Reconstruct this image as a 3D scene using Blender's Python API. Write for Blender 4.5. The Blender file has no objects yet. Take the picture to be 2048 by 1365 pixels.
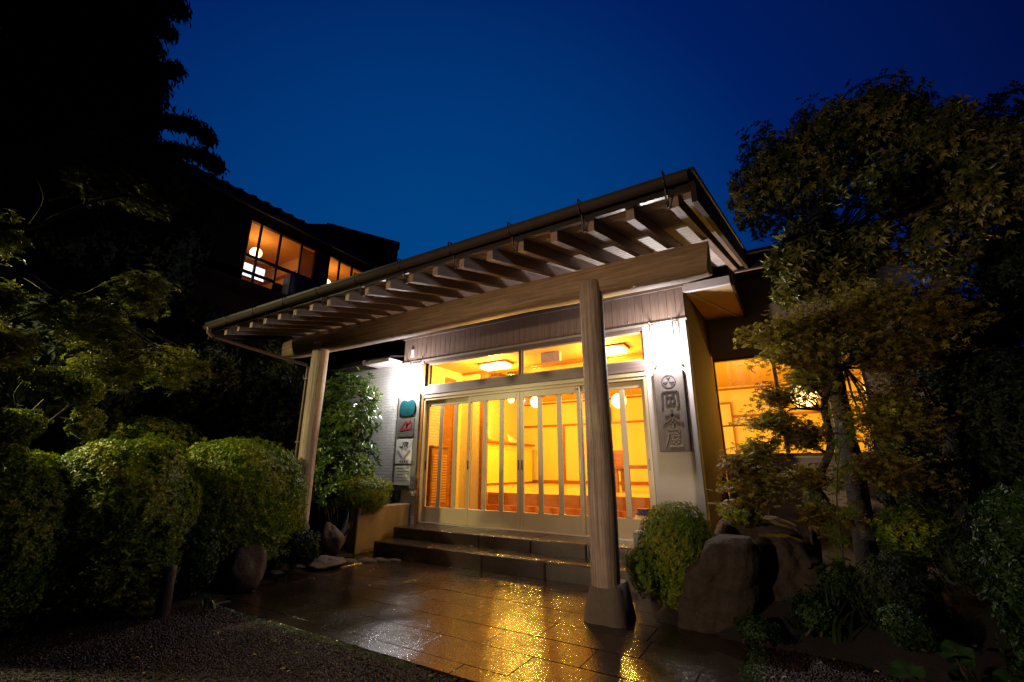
import bpy, math, random
import numpy as np
from mathutils import Vector, Matrix

random.seed(7)
RNG = np.random.default_rng(7)
S = bpy.context.scene
COL = S.collection

# ------------------------------------------------------------------ camera
FPX = 881.797                      # focal length in pixels of a 2048 px wide picture
YAW, PITCH, ROLL = 0.54590704, 0.2826898, 0.00239632
CAM = np.array([0.0, 0.0, 1.2])
_cy, _sy = math.cos(YAW), math.sin(YAW)
FW = np.array([-_sy*math.cos(PITCH), _cy*math.cos(PITCH), math.sin(PITCH)])
_r0 = np.array([_cy, _sy, 0.0]); _u0 = np.cross(_r0, FW)
RT = _r0*math.cos(ROLL) + _u0*math.sin(ROLL)
UP = -_r0*math.sin(ROLL) + _u0*math.cos(ROLL)
cd = bpy.data.cameras.new('camera'); cam = bpy.data.objects.new('camera', cd); COL.objects.link(cam)
cd.sensor_width = 36; cd.lens = 15.5003; cd.clip_start = 0.05; cd.clip_end = 2000
cam.matrix_world = Matrix([[RT[0], UP[0], -FW[0], CAM[0]], [RT[1], UP[1], -FW[1], CAM[1]],
                           [RT[2], UP[2], -FW[2], CAM[2]], [0, 0, 0, 1]])
S.camera = cam

def at(px, py, dist):
    """world point that lies `dist` metres (level distance) from the tripod in the direction of a photo pixel"""
    d = RT*(px-1024)/FPX - UP*(py-682.5)/FPX + FW
    return CAM + d*dist/math.hypot(d[0], d[1])

# ------------------------------------------------------------------ sky
w = bpy.data.worlds.new('World'); S.world = w; w.use_nodes = True
nt = w.node_tree; nt.nodes.clear()
wo = nt.nodes.new('ShaderNodeOutputWorld'); bg = nt.nodes.new('ShaderNodeBackground')
tc = nt.nodes.new('ShaderNodeTexCoord')
dotn = nt.nodes.new('ShaderNodeVectorMath'); dotn.operation = 'DOT_PRODUCT'
_g = Vector((-0.62, 0.74, 0.20)).normalized()      # the last of the dusk, behind the inn
dotn.inputs[1].default_value = _g
nt.links.new(tc.outputs['Generated'], dotn.inputs[0])
rp = nt.nodes.new('ShaderNodeValToRGB')
rp.color_ramp.elements[0].position = 0.0; rp.color_ramp.elements[0].color = (0.0002, 0.0012, 0.022, 1)
rp.color_ramp.elements[1].position = 1.0; rp.color_ramp.elements[1].color = (0.0004, 0.058, 0.228, 1)
for p, c in ((0.45, (0.0004, 0.0050, 0.056)), (0.68, (0.0003, 0.0125, 0.112)), (0.84, (0.0003, 0.035, 0.175))):
    e = rp.color_ramp.elements.new(p); e.color = (*c, 1)
nt.links.new(dotn.outputs['Value'], rp.inputs[0])
nt.links.new(rp.outputs[0], bg.inputs[0]); bg.inputs[1].default_value = 1.0
nt.links.new(bg.outputs[0], wo.inputs[0])

S.render.engine = 'CYCLES'
S.view_settings.view_transform = 'Standard'; S.view_settings.look = 'None'
S.view_settings.gamma = 1; S.view_settings.exposure = 0; S.view_settings.use_curve_mapping = False
S.cycles.use_denoising = True
try:
    S.cycles.denoiser = 'OPENIMAGEDENOISE'; S.cycles.denoising_prefilter = 'NONE'; S.cycles.denoising_input_passes = 'RGB_ALBEDO_NORMAL'
except Exception: pass
S.cycles.max_bounces = 6; S.cycles.diffuse_bounces = 3; S.cycles.glossy_bounces = 3
S.cycles.transmission_bounces = 4; S.cycles.transparent_max_bounces = 16
S.cycles.sample_clamp_indirect = 4.0
S.cycles.caustics_reflective = False; S.cycles.caustics_refractive = False
S.render.film_transparent = False

# ------------------------------------------------------------------ materials
MATS = {}
def mat(name, col=(0.5,0.5,0.5), rough=0.6, metal=0.0, noise=None, bump=None, emit=None, estr=0.0, spec=0.5, coat=0.0, streak=None):
    """noise=(scale, amount, colour2), bump=(scale, strength), streak=(sx,sy,sz,amount)"""
    if name in MATS: return MATS[name]
    m = bpy.data.materials.new(name); m.use_nodes = True; n = m.node_tree.nodes; L = m.node_tree.links
    b = n['Principled BSDF']
    b.inputs['Base Color'].default_value = (*col, 1); b.inputs['Roughness'].default_value = rough
    b.inputs['Metallic'].default_value = metal; b.inputs['Specular IOR Level'].default_value = spec
    b.inputs['Coat Weight'].default_value = coat; b.inputs['Coat Roughness'].default_value = 0.15
    tcn = n.new('ShaderNodeTexCoord'); last = None
    if noise or streak:
        last = n.new('ShaderNodeRGB'); last.outputs[0].default_value = (*col, 1); out = last.outputs[0]
        if noise:
            for sc, f in ((noise[0], 1.0), (noise[0]*6.3, 0.6)):
                t = n.new('ShaderNodeTexNoise'); t.inputs['Scale'].default_value = sc; t.inputs['Detail'].default_value = 6
                t.inputs['Roughness'].default_value = 0.65
                L.new(tcn.outputs['Object'], t.inputs['Vector'])
                mr = n.new('ShaderNodeMapRange'); mr.inputs[1].default_value = 0.35; mr.inputs[2].default_value = 0.68
                mr.inputs[4].default_value = noise[1]*f
                L.new(t.outputs['Fac'], mr.inputs[0])
                mx = n.new('ShaderNodeMix'); mx.data_type = 'RGBA'
                L.new(mr.outputs[0], mx.inputs['Factor']); L.new(out, mx.inputs['A']); mx.inputs['B'].default_value = (*noise[2], 1)
                out = mx.outputs['Result']
        if streak:
            mp = n.new('ShaderNodeMapping'); mp.inputs['Scale'].default_value = streak[:3]
            L.new(tcn.outputs['Object'], mp.inputs['Vector'])
            t = n.new('ShaderNodeTexNoise'); t.inputs['Scale'].default_value = 1; t.inputs['Detail'].default_value = 8
            t.inputs['Roughness'].default_value = 0.7; L.new(mp.outputs[0], t.inputs['Vector'])
            mr = n.new('ShaderNodeMapRange'); mr.inputs[1].default_value = 0.3; mr.inputs[2].default_value = 0.7
            mr.inputs[3].default_value = 1-streak[3]; mr.inputs[4].default_value = 1+streak[3]*0.6
            L.new(t.outputs['Fac'], mr.inputs[0])
            hs = n.new('ShaderNodeHueSaturation'); L.new(mr.outputs[0], hs.inputs['Value']); L.new(out, hs.inputs['Color'])
            out = hs.outputs[0]
        L.new(out, b.inputs['Base Color'])
    if bump:
        t = n.new('ShaderNodeTexNoise'); t.inputs['Scale'].default_value = bump[0]; t.inputs['Detail'].default_value = 5
        L.new(tcn.outputs['Object'], t.inputs['Vector'])
        if streak:
            L.new(mp.outputs[0], t.inputs['Vector']); t.inputs['Scale'].default_value = bump[0]/20
        bp = n.new('ShaderNodeBump'); bp.inputs['Strength'].default_value = bump[1]; bp.inputs['Distance'].default_value = 0.01
        L.new(t.outputs['Fac'], bp.inputs['Height']); L.new(bp.outputs[0], b.inputs['Normal'])
    if emit:
        b.inputs['Emission Color'].default_value = (*emit, 1); b.inputs['Emission Strength'].default_value = estr
    MATS[name] = m; return m

def glass_mat(name, rough=0.02, tint=(1,1,1), refl=0.06):
    if name in MATS: return MATS[name]
    m = bpy.data.materials.new(name); m.use_nodes = True; n = m.node_tree.nodes; L = m.node_tree.links; n.clear()
    o = n.new('ShaderNodeOutputMaterial'); mx = n.new('ShaderNodeMixShader'); tr = n.new('ShaderNodeBsdfTransparent')
    gl = n.new('ShaderNodeBsdfGlossy'); gl.inputs['Roughness'].default_value = rough
    tr.inputs[0].default_value = (*tint, 1); mx.inputs[0].default_value = refl
    L.new(tr.outputs[0], mx.inputs[1]); L.new(gl.outputs[0], mx.inputs[2]); L.new(mx.outputs[0], o.inputs[0])
    MATS[name] = m; return m

def lamp_glass(name, col, strength, through=0.5):
    """opal glass of a burning lamp: glows and lets its bulb shine through"""
    m = bpy.data.materials.new(name); m.use_nodes = True; n = m.node_tree.nodes; L = m.node_tree.links; n.clear()
    o = n.new('ShaderNodeOutputMaterial'); mx = n.new('ShaderNodeMixShader'); tr = n.new('ShaderNodeBsdfTransparent')
    em = n.new('ShaderNodeEmission'); em.inputs[0].default_value = (*col, 1); em.inputs[1].default_value = strength
    mx.inputs[0].default_value = 1-through
    L.new(tr.outputs[0], mx.inputs[1]); L.new(em.outputs[0], mx.inputs[2]); L.new(mx.outputs[0], o.inputs[0])
    MATS[name] = m; return m

def leaf_mat(name, dark, mid, light, rough=0.38, trans=0.25, spec=0.5):
    m = bpy.data.materials.new(name); m.use_nodes = True; n = m.node_tree.nodes; L = m.node_tree.links
    b = n['Principled BSDF']; a = n.new('ShaderNodeAttribute'); a.attribute_name = 'var'
    r = n.new('ShaderNodeValToRGB'); r.color_ramp.elements[0].color = (*dark, 1); r.color_ramp.elements[1].color = (*light, 1)
    e = r.color_ramp.elements.new(0.5); e.color = (*mid, 1)
    L.new(a.outputs['Fac'], r.inputs[0]); L.new(r.outputs[0], b.inputs['Base Color'])
    b.inputs['Roughness'].default_value = rough; b.inputs['Specular IOR Level'].default_value = spec
    t = n.new('ShaderNodeBsdfTranslucent'); L.new(r.outputs[0], t.inputs[0])
    mx = n.new('ShaderNodeMixShader'); mx.inputs[0].default_value = trans
    o = n['Material Output']; L.new(b.outputs[0], mx.inputs[1]); L.new(t.outputs[0], mx.inputs[2]); L.new(mx.outputs[0], o.inputs[0])
    MATS[name] = m; return m

wood_grey = mat('weathered timber', (0.31,0.20,0.115), 0.7, noise=(2.2,0.5,(0.19,0.12,0.065)), streak=(1.6,30,46,0.6), bump=(60,0.6))
wood_post = mat('weathered round post timber', (0.40,0.31,0.25), 0.62, noise=(1.6,0.6,(0.20,0.14,0.11)), streak=(42,42,1.3,0.75), bump=(60,0.7))
wood_rafter = mat('brown rafter timber', (0.20,0.135,0.11), 0.6, streak=(40,2.0,40,0.35), bump=(60,0.25))
wood_soffit = mat('soffit board timber', (0.50,0.42,0.36), 0.6, streak=(2,30,30,0.35), bump=(60,0.2))
wood_dark = mat('dark stained timber', (0.022,0.012,0.009), 0.7, spec=0.15, streak=(2,2,20,0.3))
wood_clad = mat('vertical cladding timber', (0.20,0.135,0.105), 0.6, streak=(30,30,1.5,0.4), bump=(60,0.25))
wood_lintel = mat('lintel timber', (0.17,0.12,0.10), 0.5, streak=(1.5,20,30,0.35))
door_paint = mat('pale painted door frame', (0.46,0.36,0.21), 0.35, noise=(3,0.15,(0.38,0.28,0.15)))
alu = mat('pale aluminium', (0.55,0.52,0.46), 0.35, 0.6)
white_plaster = mat('white plaster', (0.47,0.415,0.395), 0.85, noise=(3,0.3,(0.37,0.32,0.30)), bump=(180,0.12))
beige_plaster = mat('beige plaster', (0.52,0.46,0.42), 0.85, noise=(2,0.3,(0.42,0.36,0.32)), bump=(150,0.15))
soffit_ply = mat('ochre soffit board', (0.42,0.30,0.17), 0.7, noise=(2,0.3,(0.30,0.2,0.1)))
roof_metal = mat('dark roof sheet', (0.02,0.02,0.022), 0.5, 0.3)
gutter_m = mat('grey brown gutter plastic', (0.026,0.018,0.014), 0.75, spec=0.15, noise=(4,0.3,(0.038,0.027,0.021)))
black_metal = mat('dark bracket metal', (0.035,0.03,0.028), 0.4, 0.5)
steel = mat('dull steel', (0.35,0.34,0.33), 0.35, 0.8)
stone_step = mat('wet dark step stone', (0.036,0.023,0.016), 0.17, noise=(5,0.5,(0.018,0.012,0.009)), bump=(260,0.30))
granite = mat('speckled granite', (0.30,0.29,0.30), 0.6, noise=(140,0.7,(0.12,0.12,0.13)), bump=(200,0.2))
concrete = mat('rough concrete footing', (0.11,0.085,0.06), 0.8, noise=(6,0.7,(0.07,0.055,0.042)), bump=(70,0.7))
planter_m = mat('tooled planter wall stone', (0.20,0.135,0.06), 0.8, noise=(6,0.4,(0.12,0.08,0.035)), bump=(120,0.8))
rock_m = mat('garden rock', (0.060,0.043,0.032), 0.85, noise=(9,0.9,(0.016,0.012,0.010)), bump=(34,1.0), spec=0.25)
rock_red = mat('reddish garden stone', (0.040,0.016,0.009), 0.8, noise=(9,0.9,(0.012,0.007,0.005)), bump=(24,0.9))
soil_m = mat('dark garden soil', (0.010,0.007,0.005), 0.95, noise=(8,0.5,(0.006,0.005,0.004)), bump=(60,0.8))
ground_m = mat('dark ground', (0.008,0.004,0.003), 0.8, noise=(6,0.5,(0.009,0.006,0.005)), bump=(90,0.9))
black_m = mat('black enamel', (0.012,0.012,0.013), 0.3)
bark_l = mat('grey brown bark', (0.060,0.043,0.028), 0.9, noise=(9,0.8,(0.02,0.015,0.011)), bump=(40,0.9))
bark_d = mat('dark bark', (0.05,0.033,0.024), 0.85, noise=(9,0.6,(0.04,0.03,0.02)), bump=(50,0.8))
wall_in = mat('cream interior plaster', (0.82,0.70,0.34), 0.8, noise=(1.5,0.12,(0.78,0.62,0.26)))
ceil_in = mat('interior ceiling board', (0.72,0.50,0.17), 0.7, noise=(2,0.2,(0.66,0.42,0.12)))
wood_in = mat('varnished interior timber', (0.36,0.135,0.035), 0.35, streak=(3,3,20,0.3))
floor_in = mat('polished hall floor', (0.74,0.52,0.22), 0.22, noise=(1.2,0.15,(0.66,0.44,0.16)))
genkan = mat('red brown entrance tiles', (0.33,0.11,0.035), 0.25, noise=(4,0.4,(0.22,0.08,0.03)))
counter_m = mat('yellow counter front', (0.85,0.74,0.20), 0.6)
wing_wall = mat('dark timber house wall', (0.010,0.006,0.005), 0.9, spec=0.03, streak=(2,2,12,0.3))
tile_roof = mat('dark roof tile', (0.010,0.010,0.011), 0.9, spec=0.05)
wing_in = mat('warm guest room wall', (0.72,0.50,0.26), 0.8)
shoji = mat('paper screen', (0.80,0.72,0.60), 0.9)
curtain_m = leaf_mat('thin pale curtain cloth',(0.5,0.36,0.22),(0.55,0.42,0.28),(0.6,0.45,0.3),0.9,0.75,0.1)
panel_m = mat('brown slatted panel', (0.12,0.075,0.05), 0.8, streak=(40,40,1,0.3))
teal = mat('teal plaque enamel', (0.004,0.045,0.052), 0.35)
teal_d = mat('dark teal print', (0.006,0.05,0.06), 0.5)
redp = mat('red plaque enamel', (0.26,0.025,0.035), 0.45)
plaque_w = mat('white plaque', (0.75,0.72,0.68), 0.5)
plaque_g = mat('grey plaque', (0.12,0.12,0.105), 0.5)
ink = mat('black ink', (0.03,0.022,0.03), 0.5)
ink_g = mat('grey print', (0.32,0.31,0.36), 0.5)
gold_p = mat('gold print', (0.45,0.34,0.12), 0.5)
sign_wood = mat('grey weathered name board', (0.115,0.09,0.077), 0.6, noise=(7,0.5,(0.075,0.058,0.048)), streak=(30,30,2,0.25), bump=(60,0.2))
bronze = mat('dark bronze lettering', (0.028,0.023,0.027), 0.33, 0.3)
porcelain = mat('white porcelain', (0.75,0.75,0.72), 0.15)
blue_gl = mat('blue glaze', (0.03,0.05,0.30), 0.15)
glass = glass_mat('window glass')
lamp_white = lamp_glass('white lantern glass', (1.0,0.985,1.0), 2.2, 0.5)
lamp_warm = lamp_glass('warm ceiling lamp glass', (1.0,0.60,0.18), 11.0, 0.5)
lamp_paper = lamp_glass('paper lantern', (1.0,0.70,0.28), 7.0, 0.5)
lamp_gard = lamp_glass('garden lamp glass', (1.0,0.85,0.6), 6.0, 0.6)
pane_glow = mat('glowing white panel', (0.8,0.8,0.8), 0.5, emit=(0.93,0.96,1.0), estr=1.5)

def mk_brick():
    m = bpy.data.materials.new('white tooled brick tiles'); m.use_nodes = True; n = m.node_tree.nodes; L = m.node_tree.links
    b = n['Principled BSDF']; b.inputs['Roughness'].default_value = 0.8
    t = n.new('ShaderNodeTexCoord'); sp = n.new('ShaderNodeSeparateXYZ'); cb = n.new('ShaderNodeCombineXYZ')
    ad = n.new('ShaderNodeMath'); ad.operation = 'ADD'
    L.new(t.outputs['Object'], sp.inputs[0]); L.new(sp.outputs[0], ad.inputs[0]); L.new(sp.outputs[1], ad.inputs[1])
    L.new(ad.outputs[0], cb.inputs[0]); L.new(sp.outputs[2], cb.inputs[1])
    br = n.new('ShaderNodeTexBrick'); br.inputs['Scale'].default_value = 1.0
    br.inputs['Brick Width'].default_value = 0.20; br.inputs['Row Height'].default_value = 0.05
    br.inputs['Mortar Size'].default_value = 0.006; br.inputs['Bias'].default_value = 0.0
    br.inputs['Color1'].default_value = (0.60,0.58,0.56,1); br.inputs['Color2'].default_value = (0.53,0.51,0.49,1)
    br.inputs['Mortar'].default_value = (0.44,0.42,0.40,1)
    L.new(cb.outputs[0], br.inputs['Vector']); L.new(br.outputs['Color'], b.inputs['Base Color'])
    nz = n.new('ShaderNodeTexNoise'); nz.inputs['Scale'].default_value = 60; L.new(t.outputs['Object'], nz.inputs['Vector'])
    mm = n.new('ShaderNodeMath'); mm.operation = 'MULTIPLY_ADD'; mm.inputs[1].default_value = -1.2
    L.new(br.outputs['Fac'], mm.inputs[0]); L.new(nz.outputs['Fac'], mm.inputs[2])
    bp = n.new('ShaderNodeBump'); bp.inputs['Strength'].default_value = 0.8; bp.inputs['Distance'].default_value = 0.012
    L.new(mm.outputs[0], bp.inputs['Height']); L.new(bp.outputs[0], b.inputs['Normal'])
    return m
brick_m = mk_brick()

def mk_paving():
    m = bpy.data.materials.new('wet exposed aggregate paving'); m.use_nodes = True; n = m.node_tree.nodes; L = m.node_tree.links
    b = n['Principled BSDF']; t = n.new('ShaderNodeTexCoord'); g = n.new('ShaderNodeNewGeometry')
    vo = n.new('ShaderNodeTexVoronoi'); vo.inputs['Scale'].default_value = 95; L.new(g.outputs['Position'], vo.inputs['Vector'])
    r = n.new('ShaderNodeValToRGB'); r.color_ramp.elements[0].color = (0.007,0.004,0.003,1); r.color_ramp.elements[1].color = (0.030,0.017,0.011,1)
    L.new(vo.outputs['Color'], r.inputs[0]); L.new(r.outputs[0], b.inputs['Base Color'])
    nz = n.new('ShaderNodeTexNoise'); nz.inputs['Scale'].default_value = 1.7; nz.inputs['Detail'].default_value = 5
    L.new(g.outputs['Position'], nz.inputs['Vector'])
    mr = n.new('ShaderNodeMapRange'); mr.inputs[1].default_value = 0.38; mr.inputs[2].default_value = 0.62
    mr.inputs[3].default_value = 0.11; mr.inputs[4].default_value = 0.19; L.new(nz.outputs['Fac'], mr.inputs[0])
    L.new(mr.outputs[0], b.inputs['Roughness']); b.inputs['Specular IOR Level'].default_value = 0.65
    n2 = n.new('ShaderNodeTexVoronoi'); n2.feature = 'SMOOTH_F1'; n2.inputs['Scale'].default_value = 72; n2.inputs['Smoothness'].default_value = 0.5
    n4 = n.new('ShaderNodeTexNoise'); n4.inputs['Scale'].default_value = 110; L.new(g.outputs['Position'], n4.inputs['Vector'])
    L.new(g.outputs['Position'], n2.inputs['Vector'])
    ma = n.new('ShaderNodeMath'); ma.operation = 'MULTIPLY_ADD'; ma.inputs[1].default_value = -1.0; L.new(n2.outputs['Distance'], ma.inputs[0]); L.new(n4.outputs['Fac'], ma.inputs[2])
    b1 = n.new('ShaderNodeBump'); b1.inputs['Distance'].default_value = 0.0026
    m2 = n.new('ShaderNodeMapRange'); m2.inputs[1].default_value = 0.35; m2.inputs[2].default_value = 0.62
    m2.inputs[3].default_value = 0.30; m2.inputs[4].default_value = 0.75; L.new(nz.outputs['Fac'], m2.inputs[0]); L.new(m2.outputs[0], b1.inputs['Strength'])
    L.new(ma.outputs[0], b1.inputs['Height'])
    b2 = n.new('ShaderNodeBump'); b2.inputs['Strength'].default_value = 0.15; b2.inputs['Distance'].default_value = 0.012
    n3 = n.new('ShaderNodeTexNoise'); n3.inputs['Scale'].default_value = 9; L.new(g.outputs['Position'], n3.inputs['Vector'])
    L.new(n3.outputs['Fac'], b2.inputs['Height']); L.new(b1.outputs[0], b2.inputs['Normal']); L.new(b2.outputs[0], b.inputs['Normal'])
    b3 = n.new('ShaderNodeBump'); b3.inputs['Strength'].default_value = 0.5; b3.inputs['Distance'].default_value = 0.003; L.new(n3.outputs['Fac'], b3.inputs['Height'])
    b4 = n.new('ShaderNodeBump'); b4.inputs['Strength'].default_value = 0.30; b4.inputs['Distance'].default_value = 0.002; L.new(ma.outputs[0], b4.inputs['Height']); L.new(b3.outputs[0], b4.inputs['Normal'])
    L.new(b4.outputs[0], b.inputs['Coat Normal']); b.inputs['Coat Weight'].default_value = 0.10; b.inputs['Coat Roughness'].default_value = 0.05
    return m
pave_m = mk_paving()

lf_hedge = leaf_mat('azalea hedge leaves', (0.028,0.080,0.003), (0.10,0.165,0.004), (0.30,0.29,0.010), 0.42, 0.28, 0.22)
lf_box = leaf_mat('boxwood leaves', (0.05,0.11,0.006), (0.13,0.20,0.010), (0.30,0.26,0.03), 0.42, 0.28, 0.25)
lf_rhodo = leaf_mat('glossy long leaves', (0.03,0.07,0.012), (0.07,0.14,0.02), (0.14,0.22,0.035), 0.25, 0.2)
lf_dark = leaf_mat('dark evergreen leaves', (0.006,0.013,0.004), (0.012,0.024,0.006), (0.022,0.034,0.008), 0.55, 0.1, 0.2)
lf_cedar = leaf_mat('dark conifer needles', (0.006,0.010,0.006), (0.010,0.016,0.008), (0.016,0.022,0.01), 0.7, 0.05, 0.15)
lf_oak = leaf_mat('long evergreen tree leaves', (0.035,0.050,0.008), (0.11,0.12,0.018), (0.40,0.34,0.08), 0.34, 0.2)
lf_maple = leaf_mat('bronze maple leaves', (0.13,0.055,0.015), (0.22,0.18,0.020), (0.42,0.40,0.04), 0.5, 0.35)
lf_mapleg = leaf_mat('green maple leaves', (0.05,0.06,0.010), (0.10,0.12,0.014), (0.19,0.19,0.025), 0.5, 0.35)
lf_dgreen = leaf_mat('deep green leaves', (0.006,0.022,0.003), (0.014,0.042,0.005), (0.03,0.07,0.008), 0.5, 0.15, 0.2)
lf_grass = leaf_mat('green blades', (0.015,0.035,0.007), (0.03,0.06,0.01), (0.07,0.08,0.02), 0.4, 0.2)

# ------------------------------------------------------------------ mesh helpers
def wloc(o):
    v = Vector((0,0,0))
    while o is not None:
        v += o.location; o = o.parent
    return v

class MB:
    def __init__(s): s.v = []; s.f = []; s.sm = []
    def add(s, vs, fs, smooth=False):
        k = len(s.v); s.v += [tuple(map(float, p)) for p in vs]; s.f += [tuple(i+k for i in f) for f in fs]; s.sm += [smooth]*len(fs); return s
    def hexa(s, c):   # 8 corners: bottom 4 ccw, top 4 ccw
        return s.add(c, [(3,2,1,0),(4,5,6,7),(0,1,5,4),(1,2,6,5),(2,3,7,6),(3,0,4,7)])
    def box(s, x0,x1,y0,y1,z0,z1):
        return s.hexa([(x0,y0,z0),(x1,y0,z0),(x1,y1,z0),(x0,y1,z0),(x0,y0,z1),(x1,y0,z1),(x1,y1,z1),(x0,y1,z1)])
    def bbox(s, x0,x1,y0,y1,z0,z1,b=0.004):
        """box with chamfered edges"""
        X=(x0,x1);Y=(y0,y1);Z=(z0,z1); vs=[]; idx={}
        for i in (0,1):
            for j in (0,1):
                for k in (0,1):
                    sx=1 if i==0 else -1; sy=1 if j==0 else -1; sz=1 if k==0 else -1
                    idx[i,j,k]=len(vs)
                    vs += [(X[i],Y[j]+sy*b,Z[k]+sz*b),(X[i]+sx*b,Y[j],Z[k]+sz*b),(X[i]+sx*b,Y[j]+sy*b,Z[k])]
        f=[]; I=lambda i,j,k,a: idx[i,j,k]+a
        for i in (0,1):
            q=[I(i,0,0,0),I(i,1,0,0),I(i,1,1,0),I(i,0,1,0)]; f.append(q if i else q[::-1])
            q=[I(0,i,0,1),I(0,i,1,1),I(1,i,1,1),I(1,i,0,1)]; f.append(q if i else q[::-1])
            q=[I(0,0,i,2),I(1,0,i,2),I(1,1,i,2),I(0,1,i,2)]; f.append(q if i else q[::-1])
        for a in (0,1):
            for b_ in (0,1):
                f.append([I(a,b_,0,0),I(a,b_,0,1),I(a,b_,1,1),I(a,b_,1,0)])
                f.append([I(a,0,b_,0),I(a,0,b_,2),I(a,1,b_,2),I(a,1,b_,0)])
                f.append([I(0,a,b_,1),I(0,a,b_,2),I(1,a,b_,2),I(1,a,b_,1)])
        for c in idx.values(): f.append([c,c+1,c+2])
        return s.add(vs, f)
    def prism(s, poly, d0, d1):
        """poly: list of 3d points, d0,d1 offsets (vectors) """
        n=len(poly); a=[tuple(np.add(p,d0)) for p in poly]; b=[tuple(np.add(p,d1)) for p in poly]
        return s.add(a+b, [tuple(range(n))[::-1], tuple(range(n,2*n))]+[(i,(i+1)%n,n+(i+1)%n,n+i) for i in range(n)])
    def tube(s, pts, r, seg=8, cap=True, jit=0.0):
        pts=[np.array(p,float) for p in pts]; n=len(pts)
        rs=[r]*n if np.isscalar(r) else list(r)
        up=np.array([0,0,1.0]); vs=[]; prev=None
        for i,p in enumerate(pts):
            t=pts[min(i+1,n-1)]-pts[max(i-1,0)]; t=t/(np.linalg.norm(t)+1e-9)
            if prev is None:
                a=np.cross(t, up if abs(t[2])<0.9 else np.array([1.0,0,0]))
            else: a=prev-t*(prev@t)
            a=a/(np.linalg.norm(a)+1e-9); prev=a; b=np.cross(t,a)
            for k in range(seg):
                th=2*math.pi*k/seg; rr=rs[i]*(1+jit*random.uniform(-1,1))
                vs.append(p+(a*math.cos(th)+b*math.sin(th))*rr)
        f=[]
        for i in range(n-1):
            for k in range(seg):
                f.append((i*seg+k, i*seg+(k+1)%seg, (i+1)*seg+(k+1)%seg, (i+1)*seg+k))
        s.add(vs,f,True)
        if cap:
            s.add(vs[:seg],[tuple(range(seg))[::-1]]); s.add(vs[-seg:],[tuple(range(seg))])
        return s
    def lathe(s, c, prof, seg=24, cap=True):
        vs=[]; n=len(prof)
        for r,z in prof:
            for k in range(seg):
                th=2*math.pi*k/seg; vs.append((c[0]+r*math.cos(th),c[1]+r*math.sin(th),c[2]+z))
        f=[(i*seg+k,i*seg+(k+1)%seg,(i+1)*seg+(k+1)%seg,(i+1)*seg+k) for i in range(n-1) for k in range(seg)]
        s.add(vs,f,True)
        if cap: s.add(vs[:seg],[tuple(range(seg))[::-1]]); s.add(vs[-seg:],[tuple(range(seg))])
        return s
    def sphere(s, c, r, seg=12, rings=8, sq=(1,1,1)):
        vs=[]; f=[]
        for i in range(rings+1):
            ph=math.pi*i/rings
            for k in range(seg):
                th=2*math.pi*k/seg
                vs.append((c[0]+r*sq[0]*math.sin(ph)*math.cos(th),c[1]+r*sq[1]*math.sin(ph)*math.sin(th),c[2]-r*sq[2]*math.cos(ph)))
        for i in range(rings):
            for k in range(seg): f.append((i*seg+k,i*seg+(k+1)%seg,(i+1)*seg+(k+1)%seg,(i+1)*seg+k))
        return s.add(vs,f,True)
    def mesh(s, name, m, off=(0,0,0)):
        me=bpy.data.meshes.new(name); o=off
        me.from_pydata([(v[0]-o[0],v[1]-o[1],v[2]-o[2]) for v in s.v],[],s.f)
        me.polygons.foreach_set('use_smooth', s.sm); me.update()
        if m: me.materials.append(m)
        return me
    def build(s, name, m, parent=None, origin=None, bevel=0):
        off=wloc(parent) if parent else Vector(origin or (0,0,0))
        me=s.mesh(name,m,off); o=bpy.data.objects.new(name,me); COL.objects.link(o)
        if parent: o.parent=parent
        else: o.location=off
        if bevel:
            b=o.modifiers.new('bevel','BEVEL'); b.width=bevel; b.segments=2; b.limit_method='ANGLE'
        return o

def place(name, me, parent, loc, rot=None, scale=None):
    o=bpy.data.objects.new(name,me); COL.objects.link(o)
    if parent: o.parent=parent; o.location=Vector(loc)-wloc(parent)
    else: o.location=loc
    if rot: o.rotation_euler=rot
    if scale: o.scale=scale
    return o
def tag(o, label, cat, group=None, kind=None):
    o['label']=label; o['category']=cat
    if group: o['group']=group
    if kind: o['kind']=kind
    return o
def thing(name, loc, label, cat, group=None):
    o=bpy.data.objects.new(name,None); COL.objects.link(o); o.location=loc; o.empty_display_size=0.1
    return tag(o,label,cat,group)
def struct(o): o['kind']='structure'; return o
def point(name, loc, power, col, r=0.05, parent=None):
    l=bpy.data.lights.new(name,'POINT'); l.energy=power; l.color=col; l.shadow_soft_size=r
    o=bpy.data.objects.new(name,l); COL.objects.link(o)
    if parent: o.parent=parent; o.location=Vector(loc)-wloc(parent)
    else: o.location=loc
    return o

def np_mesh(name, V, F, m, smooth=False, var=None, off=(0,0,0)):
    """V (n,3), F (k,3) triangles"""
    me=bpy.data.meshes.new(name); V=np.asarray(V,np.float32)-np.asarray(off,np.float32); F=np.asarray(F,np.int32)
    me.vertices.add(len(V)); me.vertices.foreach_set('co',V.ravel())
    me.loops.add(F.size); me.loops.foreach_set('vertex_index',F.ravel())
    me.polygons.add(len(F)); me.polygons.foreach_set('loop_start',np.arange(0,F.size,3,dtype=np.int32))
    me.update(calc_edges=True)
    if var is not None:
        a=me.attributes.new('var','FLOAT','FACE'); a.data.foreach_set('value',np.asarray(var,np.float32))
    me.materials.append(m); return me

def nrm(a): return a/(np.linalg.norm(a,axis=-1,keepdims=True)+1e-9)

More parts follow.
